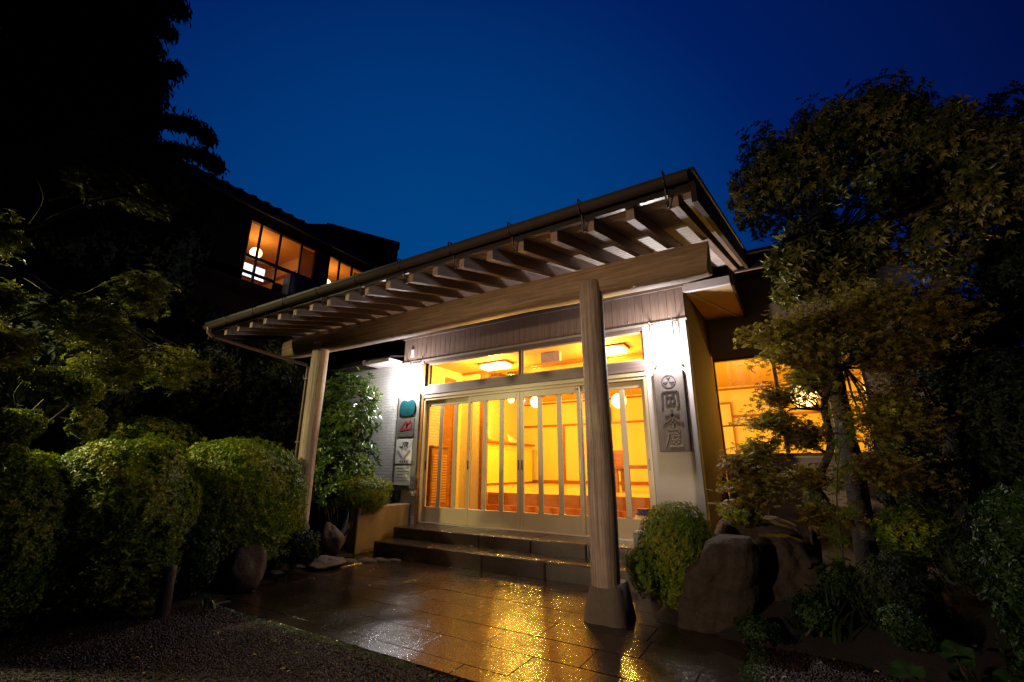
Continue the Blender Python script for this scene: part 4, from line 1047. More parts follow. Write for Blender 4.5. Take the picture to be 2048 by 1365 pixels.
floodlight(-3.2,-1.6,1.35,(-0.5,6.2,1.8),640,(1.0,0.72,0.45),math.radians(42),0.9,'garden floodlight outside the view aimed at the canopy front')
floodlight(-7.0,-0.3,3.3,(-4.9,2.6,0.3),1150,(1.0,0.86,0.40),math.radians(60),1.0,'garden floodlight outside the view at left aimed down at the hedges')

#VEG
# ------------------------------------------------------------------ plants and rocks
def pxblob(x0,y0,x1,y1,d,depth=1.0):
    """centre and radii of a rounded mass that spans this patch of the photo at distance d"""
    a=at(x0,(y0+y1)/2,d); b=at(x1,(y0+y1)/2,d); t=at((x0+x1)/2,y0,d); u=at((x0+x1)/2,y1,d)
    r=np.linalg.norm((a-b)[:2])/2; c=(t+u)/2; rz=abs(t[2]-u[2])/2
    return c, (r*depth if depth!=1 else r, r, rz)
def rotz_pts(P,c,ang):
    q=P-c; cc,ss=math.cos(ang),math.sin(ang); return np.stack([q[:,0]*cc-q[:,1]*ss,q[:,0]*ss+q[:,1]*cc,q[:,2]],1)+c

def hedge(box,d,label,m_,n,L,W,seed,name='clipped_hedge',cat='hedge',power=2.2,stem=True,group=None,zfloor=0.06,inner=0.72,per=5,amp=0.10,varf=None,twigs=70,depth=1.0):
    c,r=pxblob(*box,d); 
    t=thing(name,(c[0],c[1],0),label,cat,group)
    P,N=hedge_pts(c,r,n,seed,inner,amp,zfloor,power)
    hole=np.sin(P@np.array([9.1,7.3,5.7])+seed)*np.sin(P@np.array([-8.2,6.1,11.3])+seed*3)*np.sin(P@np.array([3.2,-10.1,7.3])); kp=(hole<0.42)|(RNG.uniform(0,1,len(P))<0.25); P,N=P[kp],N[kp]
    G=whorls(P,N,per,L,W,0.72,0.35,seed=seed,varf=varf)
    if name=='clipped_hedge':
        i=RNG.integers(0,len(P),max(60,len(P)//28)); k=RNG.uniform(0.02,0.07,len(i))[:,None]
        for q in (0.35,0.7,1.0): G+=whorls(P[i]+N[i]*k*q,nrm(N[i]+np.array([0,0,0.4])),4,L*1.25,W*1.1,0.6,0.4,seed=seed)
        c2=c.copy(); c2[2]=0.30; P2,N2=hedge_pts(c2,(r[0]*1.04,r[1]*1.04,0.34),len(P)//5,seed+50,0.55,0.2,0.03,2.0); G+=whorls(P2,N2,4,L*1.1,W*1.1,0.7,0.5,seed=seed+9)
    foliage('foliage',G,m_,t)
    mb=MB()
    for k in range(twigs):
        i=random.randrange(len(P)); q=c+(P[i]-c)*0.93; s=np.array([c[0]+random.uniform(-.1,.1),c[1]+random.uniform(-.1,.1),max(0.02,c[2]-r[2]*0.9)])
        mb.tube(limb(s,q,0.12,5),[0.014,0.010,0.007,0.004,0.002],5,False)
    mb.build('branches',bark_d,t)
    return t

hedge((-190,905,165,1270),5.5,'clipped azalea hedge mound at the left picture edge',lf_hedge,13000,0.036,0.015,1,group='clipped hedge mounds left of the pavement')
hedge((40,866,408,1285),5.75,'largest rounded azalea hedge mound in the left foreground',lf_hedge,24000,0.036,0.015,2,group='clipped hedge mounds left of the pavement')
hedge((300,872,616,1185),6.5,'dome shaped clipped hedge beside the left canopy post',lf_hedge,18000,0.034,0.014,3,group='clipped hedge mounds left of the pavement')
hedge((150,832,410,1010),7.7,'low hedge mound showing behind the two nearer domes',lf_hedge,6000,0.036,0.015,4,group='clipped hedge mounds left of the pavement')
hedge((335,1050,445,1195),5.55,'loose small shrub at the foot between the two domes',lf_dgreen,1300,0.034,0.016,5,name='small_shrub',cat='shrub',power=2.0,amp=0.15,twigs=25)
hedge((560,1060,640,1130),6.3,'small leafy plant between the stone and the left post foot',lf_dark,700,0.05,0.022,6,name='small_shrub',cat='shrub',power=2.0,amp=0.15,twigs=12)
# right of the steps
t=hedge((1278,1000,1432,1205),4.55,'rounded boxwood bush between the right post and the rocks',lf_box,9000,0.022,0.011,7,name='boxwood_bush',cat='bush',power=2.2,amp=0.10,inner=0.6)
c,r=pxblob(1254,1080,1330,1190,4.45); P,N=hedge_pts(c,r,2200,8,0.4,0.2,0.03,2.0); foliage('side_foliage',whorls(P,N,5,0.022,0.011,0.7),lf_box,t)
c,r=pxblob(1320,1150,1400,1225,4.4); P,N=hedge_pts(c,r,1200,9,0.4,0.25,0.03,2.0); foliage('low_foliage',whorls(P,N,5,0.022,0.011,0.7),lf_box,t)
hedge((672,948,788,1030),7.55,'small yellow green shrub growing behind the planter wall',lf_box,3500,0.03,0.016,10,name='planter_shrub',cat='shrub',power=2.0,amp=0.2,inner=0.4,zfloor=0.3)
# long leaved shrub lit by the left lantern
def rhodo(boxes,d,label,seed,m_=lf_rhodo,n=420,L=0.13,W=0.034,name='rhododendron_shrub'):
    t=None; parts=[]; mb=MB()
    for k,bx in enumerate(boxes):
        c,r=pxblob(*bx,d); 
        if t is None: t=thing(name,(c[0],c[1],0),label,'shrub'); base=np.array([c[0],c[1],0.05])
        P,N=hedge_pts(c,r,n,seed+k,0.45,0.15,0.1,2.0)
        P=P[P[:,1]<YD-0.12] if d<9 else P; N=N[:len(P)]; N=nrm(P-c+np.array([0,0,0.35]))
        parts+=whorls(P,N,9,L,W,0.62,0.3,seed=seed,droop=0.05)
        for j in range(22):
            i=random.randrange(len(P)); mb.tube(limb(base,P[i],0.12,6),[0.018,0.014,0.010,0.008,0.005,0.003],5,False)
    foliage('foliage',parts,m_,t); mb.build('stems',bark_l,t); return t
rhodo([(628,740,766,900),(600,860,760,1010),(610,780,700,960)],8.0,'long leaved evergreen shrub lit by the lantern at the brick wall',20)
rhodo([(500,760,620,930),(430,800,560,960)],8.4,'dim evergreen shrub behind the left post',30,lf_dark,300,0.11,0.035,'evergreen_shrub')

# rocks
def srock(rows,d,depth,seed,label,m_=rock_m,K=72,sub=8,group='garden rocks right of the pavement'):
    """boulder built from stacked cross sections; rows: (photo y, left x, right x) at distance d"""
    rr=np.random.default_rng(seed); R=[]
    for py_,xl,xr in rows:
        a=at(xl,py_,d); b=at(xr,py_,d); R.append((*(a+b)[:2]/2,(a[2]+b[2])/2,np.linalg.norm((a-b)[:2])/2))
    R=sorted(R,key=lambda q:q[2]); R=np.array(R); R[0,2]=min(R[0,2],-0.02)
    zs=np.linspace(R[0,2],R[-1,2],len(R)*sub+8); Q=np.stack([np.interp(zs,R[:,2],R[:,k]) for k in (0,1,3)],1)
    view=nrm(np.array([R[:,0].mean(),R[:,1].mean(),0.0])); side=np.array([view[1],-view[0],0.0])
    vs=[]; n=len(zs); fv=[(rr.normal(size=3)*(2.2*1.8**k),rr.uniform(0,6.28)) for k in range(8)]
    for i,z in enumerate(zs):
        t=i/(n-1); shrink=1.0 if t<0.93 else 1-(t-0.93)/0.07*0.35
        for k in range(K):
            th=2*math.pi*k/K; c_,s_=math.cos(th),math.sin(th); q=(abs(c_)**3.2+abs(s_)**3.2)**(-1/3.2)
            p=np.array([Q[i,0],Q[i,1],z])+view*depth*0.9
            p=p+side*Q[i,2]*c_*q*shrink+view*depth*s_*q*shrink*(1-0.25*t)
            nz=sum(abs(math.sin(p@v+ph))*0.5**(j*0.6) for j,(v,ph) in enumerate(fv))/2.5-0.45
            out=side*c_+view*s_; p=p+out*nz*0.17+np.array([0,0,nz*0.03 if t>0.9 else 0]); vs.append(p)
    mb=MB(); f=[(i*K+k,i*K+(k+1)%K,(i+1)*K+(k+1)%K,(i+1)*K+k) for i in range(n-1) for k in range(K)]
    mb.add(vs,f,True); top=np.mean(vs[-K:],0)+np.array([0,0,0.01]); mb.add(vs[-K:]+[top],[(k,(k+1)%K,K) for k in range(K)],True)
    o=mb.build('garden_rock',m_,None,(R[0,0],R[0,1],0)); return tag(o,label,'rock',group)
srock([(1275,1352,1500),(1200,1364,1502),(1150,1392,1505),(1105,1425,1508),(1080,1446,1506)],4.15,0.17,11,'tall pale garden rock leaning beside the boxwood bush')
srock([(1262,1496,1640),(1190,1500,1660),(1130,1502,1655),(1095,1505,1615),(1078,1512,1580)],4.45,0.22,12,'broad dark garden rock under the bronze maple')
srock([(1170,1440,1640),(1100,1438,1618),(1062,1442,1600),(1042,1450,1560)],4.85,0.30,13,'flat topped rock behind the tall pale one')
def pxrock(box,d,seed,label,m_=rock_red,dep=0.8):
    c,r=pxblob(*box,d); rock('garden_rock',(c[0],c[1],c[2]),(r[0],r[1]*dep,r[2]),seed,m_,label,group='stones along the left bed',rot=seed)
pxrock((440,1088,545,1190),5.75,21,'brown pointed stone under the dome shaped hedge')
pxrock((628,1048,692,1130),6.9,22,'reddish squared stone between left post and planter wall')
pxrock((566,1062,626,1120),6.9,23,'reddish stone left of the left post foot')
pxrock((600,1112,700,1140),6.6,24,'flat reddish stone in front of the planter wall')
c,r=pxblob(318,1135,346,1235,5.15)
m=MB(); m.lathe((c[0],c[1],0),[(0.055,0.0),(0.05,0.2),(0.048,c[2]+r[2]),(0.03,c[2]+r[2]+0.01)],12); o=m.build('short_post',rock_red,None,(c[0],c[1],0)); tag(o,'short brown log post under the largest hedge mound','post')

for i,(bx,d,n,lab) in enumerate([((1470,1235,1560,1285),3.95,500,'low creeping plant at the foot of the tall pale rock'),((1580,1190,1680,1270),4.15,900,'low leafy plant hiding the foot of the broad rock'),
  ((1440,1012,1530,1050),4.75,500,'small plant tuft on top of the flat topped rock'),((1760,1215,1880,1300),3.8,900,'low dark plant in front of the ground shrubs'),((1640,1120,1730,1230),4.5,900,'small leafy plant between rock and ground shrubs')]):
    hedge(bx,d,lab,lf_dgreen if i!=2 else lf_box,n,0.030,0.014,300+i,name='small_shrub',cat='shrub',power=2.0,amp=0.3,inner=0.1,twigs=8)
# fallen leaves and litter on gravel and bed
n=260; P=np.stack([RNG.uniform(-5.0,2.0,n),RNG.uniform(1.3,4.0,n),np.full(n,0.012)],1); P=P[(P[:,1]<2.4)|(P[:,0]>-0.35)]
V,F,a=leaf_geo(P,nrm(RNG.normal(size=P.shape)*np.array([1,1,0.1])),nrm(np.array([0,0,1.0])+RNG.normal(size=P.shape)*0.2),0.035,0.018,RNG.uniform(0.3,1,len(P)))
o=bpy.data.objects.new('fallen_leaves',np_mesh('fallen_leaves',V,F,lf_maple,var=a)); COL.objects.link(o); tag(o,'small fallen leaves scattered over gravel and bed soil','leaves',kind='stuff')
# ---- trees
def tree(name,label,cat,base,trunk,limbs,blobs,leaf,bark,group=None,r0=0.08):
    """trunk: list of points, limbs: list of (points, r0, r1), blobs: list of dict"""
    t=thing(name,base,label,cat,group)
    mb=MB(); pts=smooth3(trunk,4); n=len(pts); mb.tube(pts,[r0*(1-0.6*i/(n-1)) for i in range(n)],10,True,0.06); mb.build('trunk',bark,t)
    mb=MB()
    for l,a,b in limbs:
        p=smooth3(l,4); n=len(p); mb.tube(p,[a+(b-a)*i/(n-1) for i in range(n)],7,False,0.08)
    parts=[]
    for b in blobs:
        c,r=b['c'],b['r']; seed=b.get('seed',1)
        P,N=hedge_pts(c,r,b['n'],seed,b.get('inner',0.3),b.get('amp',0.2),b.get('floor',-1),2.0)
        parts+=b['f'](P,N,b)
        src=np.array(b.get('from',c),float)
        for j in range(b.get('tw',8)):
            i=random.randrange(len(P)); mb.tube(limb(src,P[i],0.10,5),[0.012,0.009,0.007,0.005,0.003] if b.get('thick') is None else [b['thick']*q for q in (1,.8,.6,.4,.2)],5,False)
    mb.build('branches',bark,t)
    if parts: foliage('crown',parts,leaf,t)
    return t
def smooth3(pts,k=4):
    out=[];n=len(pts); pts=[np.array(p,float) for p in pts]
    for i in range(n-1):
        p0,p1,p2,p3=pts[max(i-1,0)],pts[i],pts[i+1],pts[min(i+2,n-1)]
        for j in range(k):
            t=j/k; out.append(0.5*((2*p1)+(-p0+p2)*t+(2*p0-5*p1+4*p2-p3)*t*t+(-p0+3*p1-3*p2+p3)*t**3))
    out.append(pts[-1]); return out
def f_oak(P,N,b):   # drooping sprays of long leaves
    N=nrm(N+np.array([0,0,-0.25])); return whorls(P,N,b.get('per',8),b.get('L',0.10),b.get('W',0.028),0.6,0.3,seed=b.get('seed',1),droop=0.45)
def f_fine(P,N,b): return whorls(P,N,b.get('per',6),b.get('L',0.07),b.get('W',0.025),0.6,0.5,seed=b.get('seed',1),droop=0.2)
def f_maple(P,N,b):
    n=len(P); out=[]
    base=RNG.uniform(0,0.6,n)+0.4*(0.5+0.5*np.sin(P@np.array([5.1,3.3,7.7])+b.get('seed',1)))
    for k in range(b.get('per',3)):
        D=nrm(RNG.normal(size=(n,3))*np.array([1,1,0.25])+np.array([0,0,-0.25])); Nn=nrm(np.array([0,0,1.0])+RNG.normal(size=(n,3))*0.35)
        Q=P+RNG.normal(size=(n,3))*0.03
        out.append(palm_geo(Q,D,Nn,b.get('L',0.05)*RNG.uniform(0.7,1.15,n),np.clip(base+RNG.normal(size=n)*0.1,0,1),b.get('lobes',5),b.get('thin',0.22)))
    return out
def f_cedar(P,N,b):
    n=len(P); out=[]; lat=nrm(N*np.array([1,1,0.2]))
    for k in range(b.get('per',7)):
        Q=P+lat*RNG.uniform(-0.05,0.22,n)[:,None]+RNG.normal(size=(n,3))*0.05
        D=nrm(lat*0.5+np.array([0,0,-0.8])+RNG.normal(size=(n,3))*0.3)
        out.append(leaf_geo(Q,D,nrm(lat+RNG.normal(size=(n,3))*0.5),b.get('L',0.16)*RNG.uniform(0.5,1.2,n),b.get('W',0.035),RNG.uniform(0,1,n)))
    return out
def B(box,d,n,f,seed,**k):
    c,r=pxblob(*box,d); dp=k.pop('dep',1.0); zs=k.pop('zs',1.0); return dict(c=c,r=(r[0],r[1]*dp,r[2]*zs),n=n,f=f,seed=seed,**k)

# bronze japanese maple in front of the wide window
D=5.25
tr=[at(1622,1060,D)*np.array([1,1,0]),at(1625,1030,D),at(1640,950,D),at(1662,890,D),at(1648,800,D),at(1690,730,D-0.05),at(1735,690,D-0.1),at(1790,660,D-0.2)]
fk=at(1652,860,D); hi=at(1690,735,D)
lm=[([at(1650,905,D),at(1600,880,D-0.15),at(1550,850,D-0.2),at(1500,835,D-0.3)],0.016,0.004),
    ([at(1650,800,D),at(1600,740,D),at(1560,690,D-.2),at(1500,660,D-.3)],0.016,0.004),
    ([at(1652,955,D),at(1600,950,D-.1),at(1540,985,D-.3),at(1470,1010,D-.4)],0.012,0.003),
    ([at(1668,760,D),at(1670,680,D),at(1650,600,D+.1)],0.018,0.006),
    ([hi,at(1760,740,D),at(1840,760,D-.2)],0.014,0.004)]
mp=[B(bx,dd,int(n*0.95),f_maple,40+i,L=0.050,per=3,inner=0.0,amp=0.75,zs=0.8,**{'from':fr},tw=(9 if fr is not hi else 3)) for i,(bx,dd,n,fr) in enumerate([
 ((1478,640,1640,700),D-.2,520,at(1600,740,D)),((1540,610,1730,690),D-.1,600,at(1650,690,D)),((1500,690,1640,730),D-.2,300,at(1600,740,D)),
 ((1560,715,1680,800),D,260,at(1660,780,D)),((1495,822,1600,862),D-.25,330,at(1600,880,D-.1)),((1545,838,1665,905),D-.1,480,at(1640,900,D)),
 ((1470,875,1560,925),D-.3,230,at(1560,880,D-.1)),((1450,948,1570,1000),D-.35,420,at(1560,980,D-.2)),((1440,1000,1530,1035),D-.4,160,at(1520,1000,D-.3)),
 ((1560,925,1680,990),D-.1,330,at(1640,950,D)),((1500,760,1620,830),D-.3,240,at(1640,820,D)),((1440,905,1530,960),D-.4,200,at(1560,940,D-.2)),((1590,1000,1720,1060),D-.3,350,at(1640,980,D)),((1560,660,1700,760),D-.3,420,at(1660,740,D)),((1640,560,1850,660),D,700,hi),((1680,650,1900,760),D,900,hi),((1660,760,1880,900),D,900,hi),((1690,880,1860,1010),D,600,hi),((1780,560,1960,700),D,400,hi)])]
tree('japanese_maple','thin bronze leaved maple standing between rocks in front of the wide window','tree',(tr[0][0],tr[0][1],0),tr,lm,mp,lf_maple,bark_l,r0=0.045)

# large evergreen with long drooping leaves on the right
D=6.1
tr=[at(1720,1060,D)*np.array([1,1,0]),at(1712,960,D),at(1690,860,D),at(1668,740,D),at(1662,660,D),at(1640,580,D),at(1600,520,D),at(1575,470,D)]
tr[0][2]=0
lm=[([at(1662,660,D),at(1672,600,D),at(1690,540,D),at(1660,470,D),at(1640,400,D)],0.05,0.015),
    ([at(1690,540,D),at(1760,480,D),at(1830,430,D),at(1900,400,D)],0.03,0.01),
    ([at(1640,580,D),at(1590,540,D-.3),at(1560,520,D-.5)],0.02,0.006),
    ([at(1575,470,D),at(1590,400,D),at(1610,330,D)],0.03,0.01)]
T0=at(1650,500,D)
ob=[((1535,478,1640,560),5.3,260,1),((1560,430,1680,520),5.5,240,1),((1610,500,1720,590),5.6,180,1),((1660,450,1790,540),5.8,150,1),((1545,560,1640,610),5.4,60,1),((1650,600,1760,720),5.7,110,1),
 ((1590,700,1660,790),5.5,50,1),((1540,320,1720,450),6.2,230,0),((1700,300,1860,440),6.2,260,0),((1480,270,1640,420),6.8,330,0),((1560,205,1740,340),6.8,330,0),((1680,165,1860,300),6.8,360,0),((1800,200,1980,350),6.8,360,0),
 ((1860,290,2060,470),6.3,300,0),((1780,420,1960,560),6.2,220,0),((1930,230,2120,400),6.8,330,0),((1450,330,1560,470),7.0,260,0)]
bl=[B(bx,dd,n,f_oak,60+i,L=0.125 if q else 0.10,W=0.036,per=8,inner=0.25,amp=0.25,tw=7,**{'from':T0}) for i,(bx,dd,n,q) in enumerate(ob)]
tree('evergreen_tree','tall evergreen with long drooping leaves and pale trunk at the corner of the inn','tree',(tr[0][0],tr[0][1],0),tr,lm,bl,lf_oak,bark_l,r0=0.11)
# second trunk and darker crown behind on the far right
D=7.0
tr=[at(1900,1000,D)*np.array([1,1,0]),at(1890,800,D),at(1872,640,D),at(1895,560,D),at(1960,500,D),at(2040,470,D)]
lm=[([at(1880,600,D),at(1870,520,D),at(1900,430,D),at(1960,380,D)],0.05,0.015),([at(1895,560,D),at(1840,480,D),at(1780,430,D)],0.03,0.01)]
bl=[B(bx,dd,n,f_fine,90+i,L=0.075,W=0.028,per=7,inner=0.2,amp=0.3,tw=6,**{'from':at(1900,430,D)}) for i,(bx,dd,n) in enumerate([
 ((1448,250,1640,480),7.6,950),((1530,200,1780,420),7.8,1000),((1640,160,1900,400),7.8,1150),((1830,190,2120,430),7.6,1200),((1760,330,1990,470),7.6,900),((1930,400,2200,700),7.0,1600)])]
tree('evergreen_tree','dark crowned evergreen at the right picture edge','tree',(tr[0][0],tr[0][1],0),tr,lm,bl,lf_dark,bark_l,r0=0.12)
# dark undergrowth masses on the right, each a shrub
for i,(bx,d,n,lab,lf) in enumerate([((1760,600,1960,860),6.4,1700,'dark tall shrub behind the bronze maple',lf_dark),((1900,680,2200,1010),5.6,2400,'dark tall shrub at the right picture edge',lf_dark),
  ((1730,820,1930,1080),6.0,1700,'dark shrub right of the maple trunk',lf_dark),((1735,1015,1935,1130),4.7,1500,'low leafy azalea right of the pine sapling',lf_hedge),
  ((1700,1100,1900,1290),4.3,2200,'dark ground shrub in the lower right bed',lf_dark),((1860,1060,2060,1200),4.4,1500,'dark ground shrub below the right hedge',lf_dark)]):
    hedge(bx,d,lab,lf,n,0.05 if i<3 else 0.032,0.022 if i<3 else 0.013,110+i,name='garden_shrub',cat='shrub',power=2.0,amp=0.2,inner=0.3,twigs=25)
hedge((1962,965,2240,1300),3.5,'clipped green hedge at the right picture edge',lf_dgreen,9000,0.034,0.014,120,twigs=40)
# backdrop trees beyond the inn to the right
for i,(bx,d,n) in enumerate([((1740,560,2100,900),10.5,3500),((1900,350,2300,760),11.0,3500),((1880,780,2200,1040),7.5,4200)]):
    hedge(bx,d,('black background tree between the inn corner and the evergreen','black background tree beyond the right picture edge','low black thicket behind the right hedge')[i],lf_cedar,n,0.12,0.05,130+i,name='background_tree',cat='tree',power=2.0,amp=0.25,inner=0.2,twigs=20)

# pine sapling, blade plants, big round leaves
c=at(1668,1080,4.75); c[2]=0
t=thing('pine_sapling',tuple(c),'slender young pine with spiky needles beside the broad rock','sapling')
top=at(1680,900,4.75); mb=MB(); stem=limb(c,top,0.03,8); mb.tube(stem,[0.012-0.0013*i for i in range(8)],6); parts=[]
tips=[]
for k in range(14):
    s=stem[2+k%6]; e=s+np.array([random.uniform(-.18,.18),random.uniform(-.15,.15),random.uniform(0.05,.2)]); mb.tube(limb(s,e,0.1,4),[0.005,0.004,0.003,0.002],5,False); tips+= [s+(e-s)*q for q in (0.4,0.6,0.8,1.0)]
tips+=list(stem[3:]); mb.build('stem',bark_d,t)
P=np.repeat(np.array(tips),26,0); Dv=nrm(RNG.normal(size=P.shape)+np.array([0,0,0.7])); V,F,a=leaf_geo(P,Dv,rand_dirs(len(P)),0.075,0.003,RNG.uniform(0,0.7,len(P)),0.1,0.05)
foliage('needles',[(V,F,a)],lf_box,t)
def blades(px,py,d,n,h,label,seed,name='blade_plant'):
    c=at(px,py,d); c[2]=0.02; t=thing(name,tuple(c),label,'plant'); r=np.random.default_rng(seed); parts=[]; seg=6
    Vs=[];Fs=[];va=[];k=0
    for i in range(n):
        az=r.uniform(0,6.28); dv=np.array([math.cos(az),math.sin(az),0]); sd=np.array([-dv[1],dv[0],0]); H=h*r.uniform(0.6,1.1); lean=r.uniform(0.15,0.75); w_=r.uniform(0.010,0.017); b=c+r.normal(size=3)*np.array([.03,.03,0])
        vv=r.uniform(0,1)
        for j in range(seg+1):
            q=j/seg; p=b+dv*H*lean*q**1.8+np.array([0,0,H*(q-0.35*lean*q**2.5)]); ww_=w_*(1-q**2.2)+0.0008
            Vs+= [p+sd*ww_,p-sd*ww_]
        for j in range(seg): a=k+2*j; Fs+= [(a,a+1,a+3),(a,a+3,a+2)]; va+=[vv,vv]
        k+=2*(seg+1)
    me=np_mesh('blade',np.array(Vs),np.array(Fs),lf_grass,var=np.array(va),off=tuple(wloc(t))); o=bpy.data.objects.new('blades',me); COL.objects.link(o); o.parent=t
    return t
blades(1672,1275,4.15,26,0.42,'iris like clump of long blades in front of the broad rock',1)
blades(1740,1230,4.3,14,0.34,'smaller clump of thin blades right of the iris clump',2)
blades(1560,1255,4.3,12,0.14,'low tuft of grass at the foot of the broad rock',3)
blades(590,1090,6.5,10,0.22,'thin bladed plant beside the left post foot',4)
blades(420,1215,5.1,12,0.12,'low weed tuft at the corner of the left bed',5)
def roundleaf(px,py,d,n,label,seed,R=0.06,spread=0.22,h=0.2):
    c=at(px,py,d); c[2]=0.0; t=thing('round_leaved_plant',tuple(c),label,'plant'); r=np.random.default_rng(seed)
    mb=MB()
    for i in range(n):
        q=c+np.array([r.normal()*spread,r.normal()*spread,h*r.uniform(0.5,1.3)]); nn_=nrm(np.array([r.normal()*.35,-0.25+r.normal()*.3,1.0])); mb.tube(limb(c,q,0.1,5),0.004,5,False)
        rr=R*r.uniform(0.6,1.1); u=nrm(np.cross(nn_,[0.3,1,0])); v=np.cross(nn_,u); vs=[q-nn_*rr*0.18]; K=18
        for k in range(K):
            th=2*math.pi*k/K; ra=rr*(1-0.35*math.exp(-((th-0.0)/0.35)**2)-0.35*math.exp(-((th-6.283)/0.35)**2)+0.03*math.sin(th*9))
            vs.append(q+u*ra*math.cos(th)+v*ra*math.sin(th)+nn_*0.01*math.sin(th*4))
        l=MB().add(vs,[(0,1+k,1+(k+1)%K) for k in range(K)],True); l.build('leaf',mat('fresh round leaf',(0.016,0.042,0.006),0.85,noise=(30,0.6,(0.008,0.022,0.004)),spec=0.05),t)
    mb.build('stalks',bark_d,t)
roundleaf(1950,1290,3.45,8,'plant with several large round leaves in the lower right corner',1,0.07,0.12,0.28)
roundleaf(1625,1150,4.5,4,'few broad green leaves in front of the pine sapling',2,0.055,0.07,0.42)
roundleaf(2010,1340,3.1,5,'round leaved plant at the bottom right picture corner',3,0.065,0.12,0.22)

# ---- left: maple, bonsai like pine pads, conifer and dark trees
D=5.6
tk=at(-170,900,D); tk[2]=0
tr=[tk,at(-150,800,D),at(-120,680,D),at(-110,560,D),at(-130,430,D),at(-100,300,D)]
b1=[at(-115,570,D),at(-20,540,D-.1),at(50,550,D-.2),at(110,588,D-.3),at(165,592,D-.35),at(230,562,D-.4),at(310,560,D-.5)]
b2=[at(110,588,D-.3),at(180,604,D-.3),at(260,598,D-.3),at(330,604,D-.2)]
b3=[at(-120,470,D),at(-20,452,D),at(60,455,D-.1),at(120,430,D-.2),at(200,400,D-.3),at(300,385,D-.4)]
b4=[at(-110,680,D),at(0,650,D),at(90,620,D-.1),at(180,610,D-.2)]
b5=[at(60,455,D-.1),at(90,400,D),at(70,350,D)]
b6=[at(170,410,D-.2),at(190,360,D-.2),at(240,330,D-.2)]
lm=[(b1,0.045,0.008),(b2,0.018,0.004),(b3,0.03,0.006),(b4,0.02,0.005),(b5,0.02,0.006),(b6,0.014,0.004)]
mp=[B(bx,dd,n,f_maple,140+i,L=0.062,lobes=7,thin=0.17,per=3,inner=0.1,amp=0.3,tw=8,**{'from':fr}) for i,(bx,dd,n,fr) in enumerate([
 ((170,305,380,360),D-.3,190,b6[-1]),((225,355,382,430),D-.4,260,b3[-1]),((120,330,240,400),D-.2,90,b5[1]),((225,540,345,630),D-.4,280,b1[-1]),((120,600,260,640),D-.3,100,b2[1]),
 ((-60,655,80,722),D-.8,260,b4[1]),((80,620,300,700),D-.2,260,b4[-1]),((130,700,310,780),D,260,b4[-1]),((-60,430,60,520),D,140,b3[1]),((270,690,430,780),D+.3,220,b4[-1]),((-50,560,60,640),D,140,b4[0])])]
tree('japanese_maple','green maple with long crooked branch reaching in from the left edge','tree',tuple(tk),tr,lm,mp,lf_mapleg,bark_l,r0=0.10)
D=5.3
tk=at(-40,960,D); tk[2]=0
tr=[tk,at(-30,900,D),at(20,880,D),at(50,840,D),at(90,800,D)]
lm=[([at(20,880,D),at(60,870,D),at(110,835,D),at(150,800,D)],0.018,0.004),([at(50,840,D),at(30,790,D),at(60,750,D)],0.014,0.004),([at(110,835,D),at(170,845,D),at(210,850,D)],0.01,0.003)]
bl=[B(bx,D-.1,n,f_fine,160+i,L=0.03,W=0.014,per=6,inner=0.2,amp=0.2,tw=10,**{'from':fr}) for i,(bx,n,fr) in enumerate([((-40,815,100,890),900,at(20,880,D)),((40,735,190,785),700,at(60,770,D)),((120,755,215,810),500,at(150,800,D)),((130,810,215,880),450,at(150,840,D)),((-60,700,60,760),600,at(20,780,D)),((-40,880,60,930),400,at(0,890,D))])]
tree('garden_shrub_tree','small twisty shrub with layered leaf pads above the left hedge','tree',tuple(tk),tr,lm,bl,lf_box,bark_l,r0=0.03)

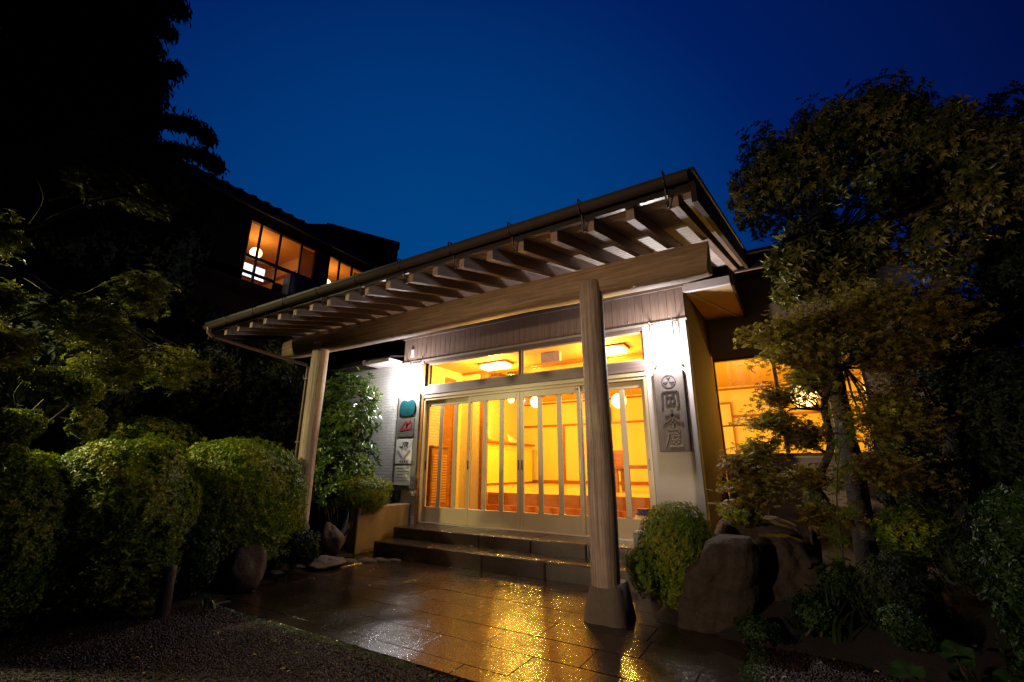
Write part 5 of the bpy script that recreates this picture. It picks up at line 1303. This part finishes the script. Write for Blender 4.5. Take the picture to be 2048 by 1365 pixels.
# conifer silhouette, upper left
D=9.2
tk=at(60,900,D); tk[2]=0
tr=[tk,at(80,600,D),at(110,350,D),at(130,100,D),at(140,-200,D)]
tips=[[at(150,180,D),at(260,225,D),at(340,232,D),at(390,245,D),at(415,268,D)],[at(150,260,D),at(280,290,D),at(350,290,D),at(410,308,D),at(432,322,D)],[at(140,30,D),at(260,20,D),at(330,5,D),at(362,2,D)],
      [at(150,130,D),at(280,135,D),at(350,125,D)],[at(140,60,D),at(270,40,D),at(340,50,D)],[at(120,60,D),at(60,35,D),at(0,25,D)],[at(120,100,D),at(60,60,D),at(20,10,D)],[at(110,160,D),at(40,120,D),at(-30,95,D)]]
lm=[(l,0.05,0.012) for l in tips]
bl=[B(bx,D,n,f_cedar,180+i,per=9,L=0.20,W=0.05,inner=0.1,amp=0.2,tw=5,**{'from':at(120,200,D)},thick=0.02) for i,(bx,n) in enumerate([
 ((110,-160,315,60),1900),((140,0,305,120),1500),((170,95,318,215),1500),((120,150,300,320),2000),((-120,120,180,330),2200),((150,260,305,420),1500),((-120,-160,150,20),900),((-100,20,10,140),150),((60,-20,160,160),700)])]
# drooping sprays along the branch tips
pr=[]
for l in tips:
    for q in smooth3(l,10)[12:]: pr.append(q)
P=np.repeat(np.array(pr),12,0)+RNG.normal(size=(len(pr)*12,3))*0.035; Nn=np.tile(np.array([-0.5,0.5,0.2]),(len(P),1))
ct_=tree('conifer_tree','huge black conifer silhouette with drooping twigs in the upper left','tree',tuple(tk),tr,lm,bl,lf_cedar,bark_d,r0=0.25)
foliage('drooping_sprays',f_cedar(P,Nn,dict(per=3,L=0.16,W=0.045)),lf_cedar,ct_)
for i,(bx,d,n,lab) in enumerate([((-200,300,260,650),8.6,3800,'black evergreen mass behind the left maple'),((-220,110,335,470),8.2,4600,'black evergreen crown under the conifer at the left edge'),((180,300,390,470),8.8,2000,'black evergreen crown at the end of the guest wing roof'),((150,345,425,640),8.9,3600,'black evergreen in front of the guest wing left end'),((-200,560,330,900),8.0,4200,'black evergreen behind the shrub tree and hedges'),
   ((250,600,500,860),8.4,3200,'black evergreen below the guest wing windows'),((420,660,600,860),8.7,2200,'dim evergreen left of the canopy downpipe')]):
    hedge(bx,d,lab,lf_cedar if i<5 else lf_dark,n,0.13 if i<5 else 0.09,0.055 if i<5 else 0.03,200+i,name='background_tree',cat='tree',power=2.2,amp=0.2,inner=0.3,twigs=25)
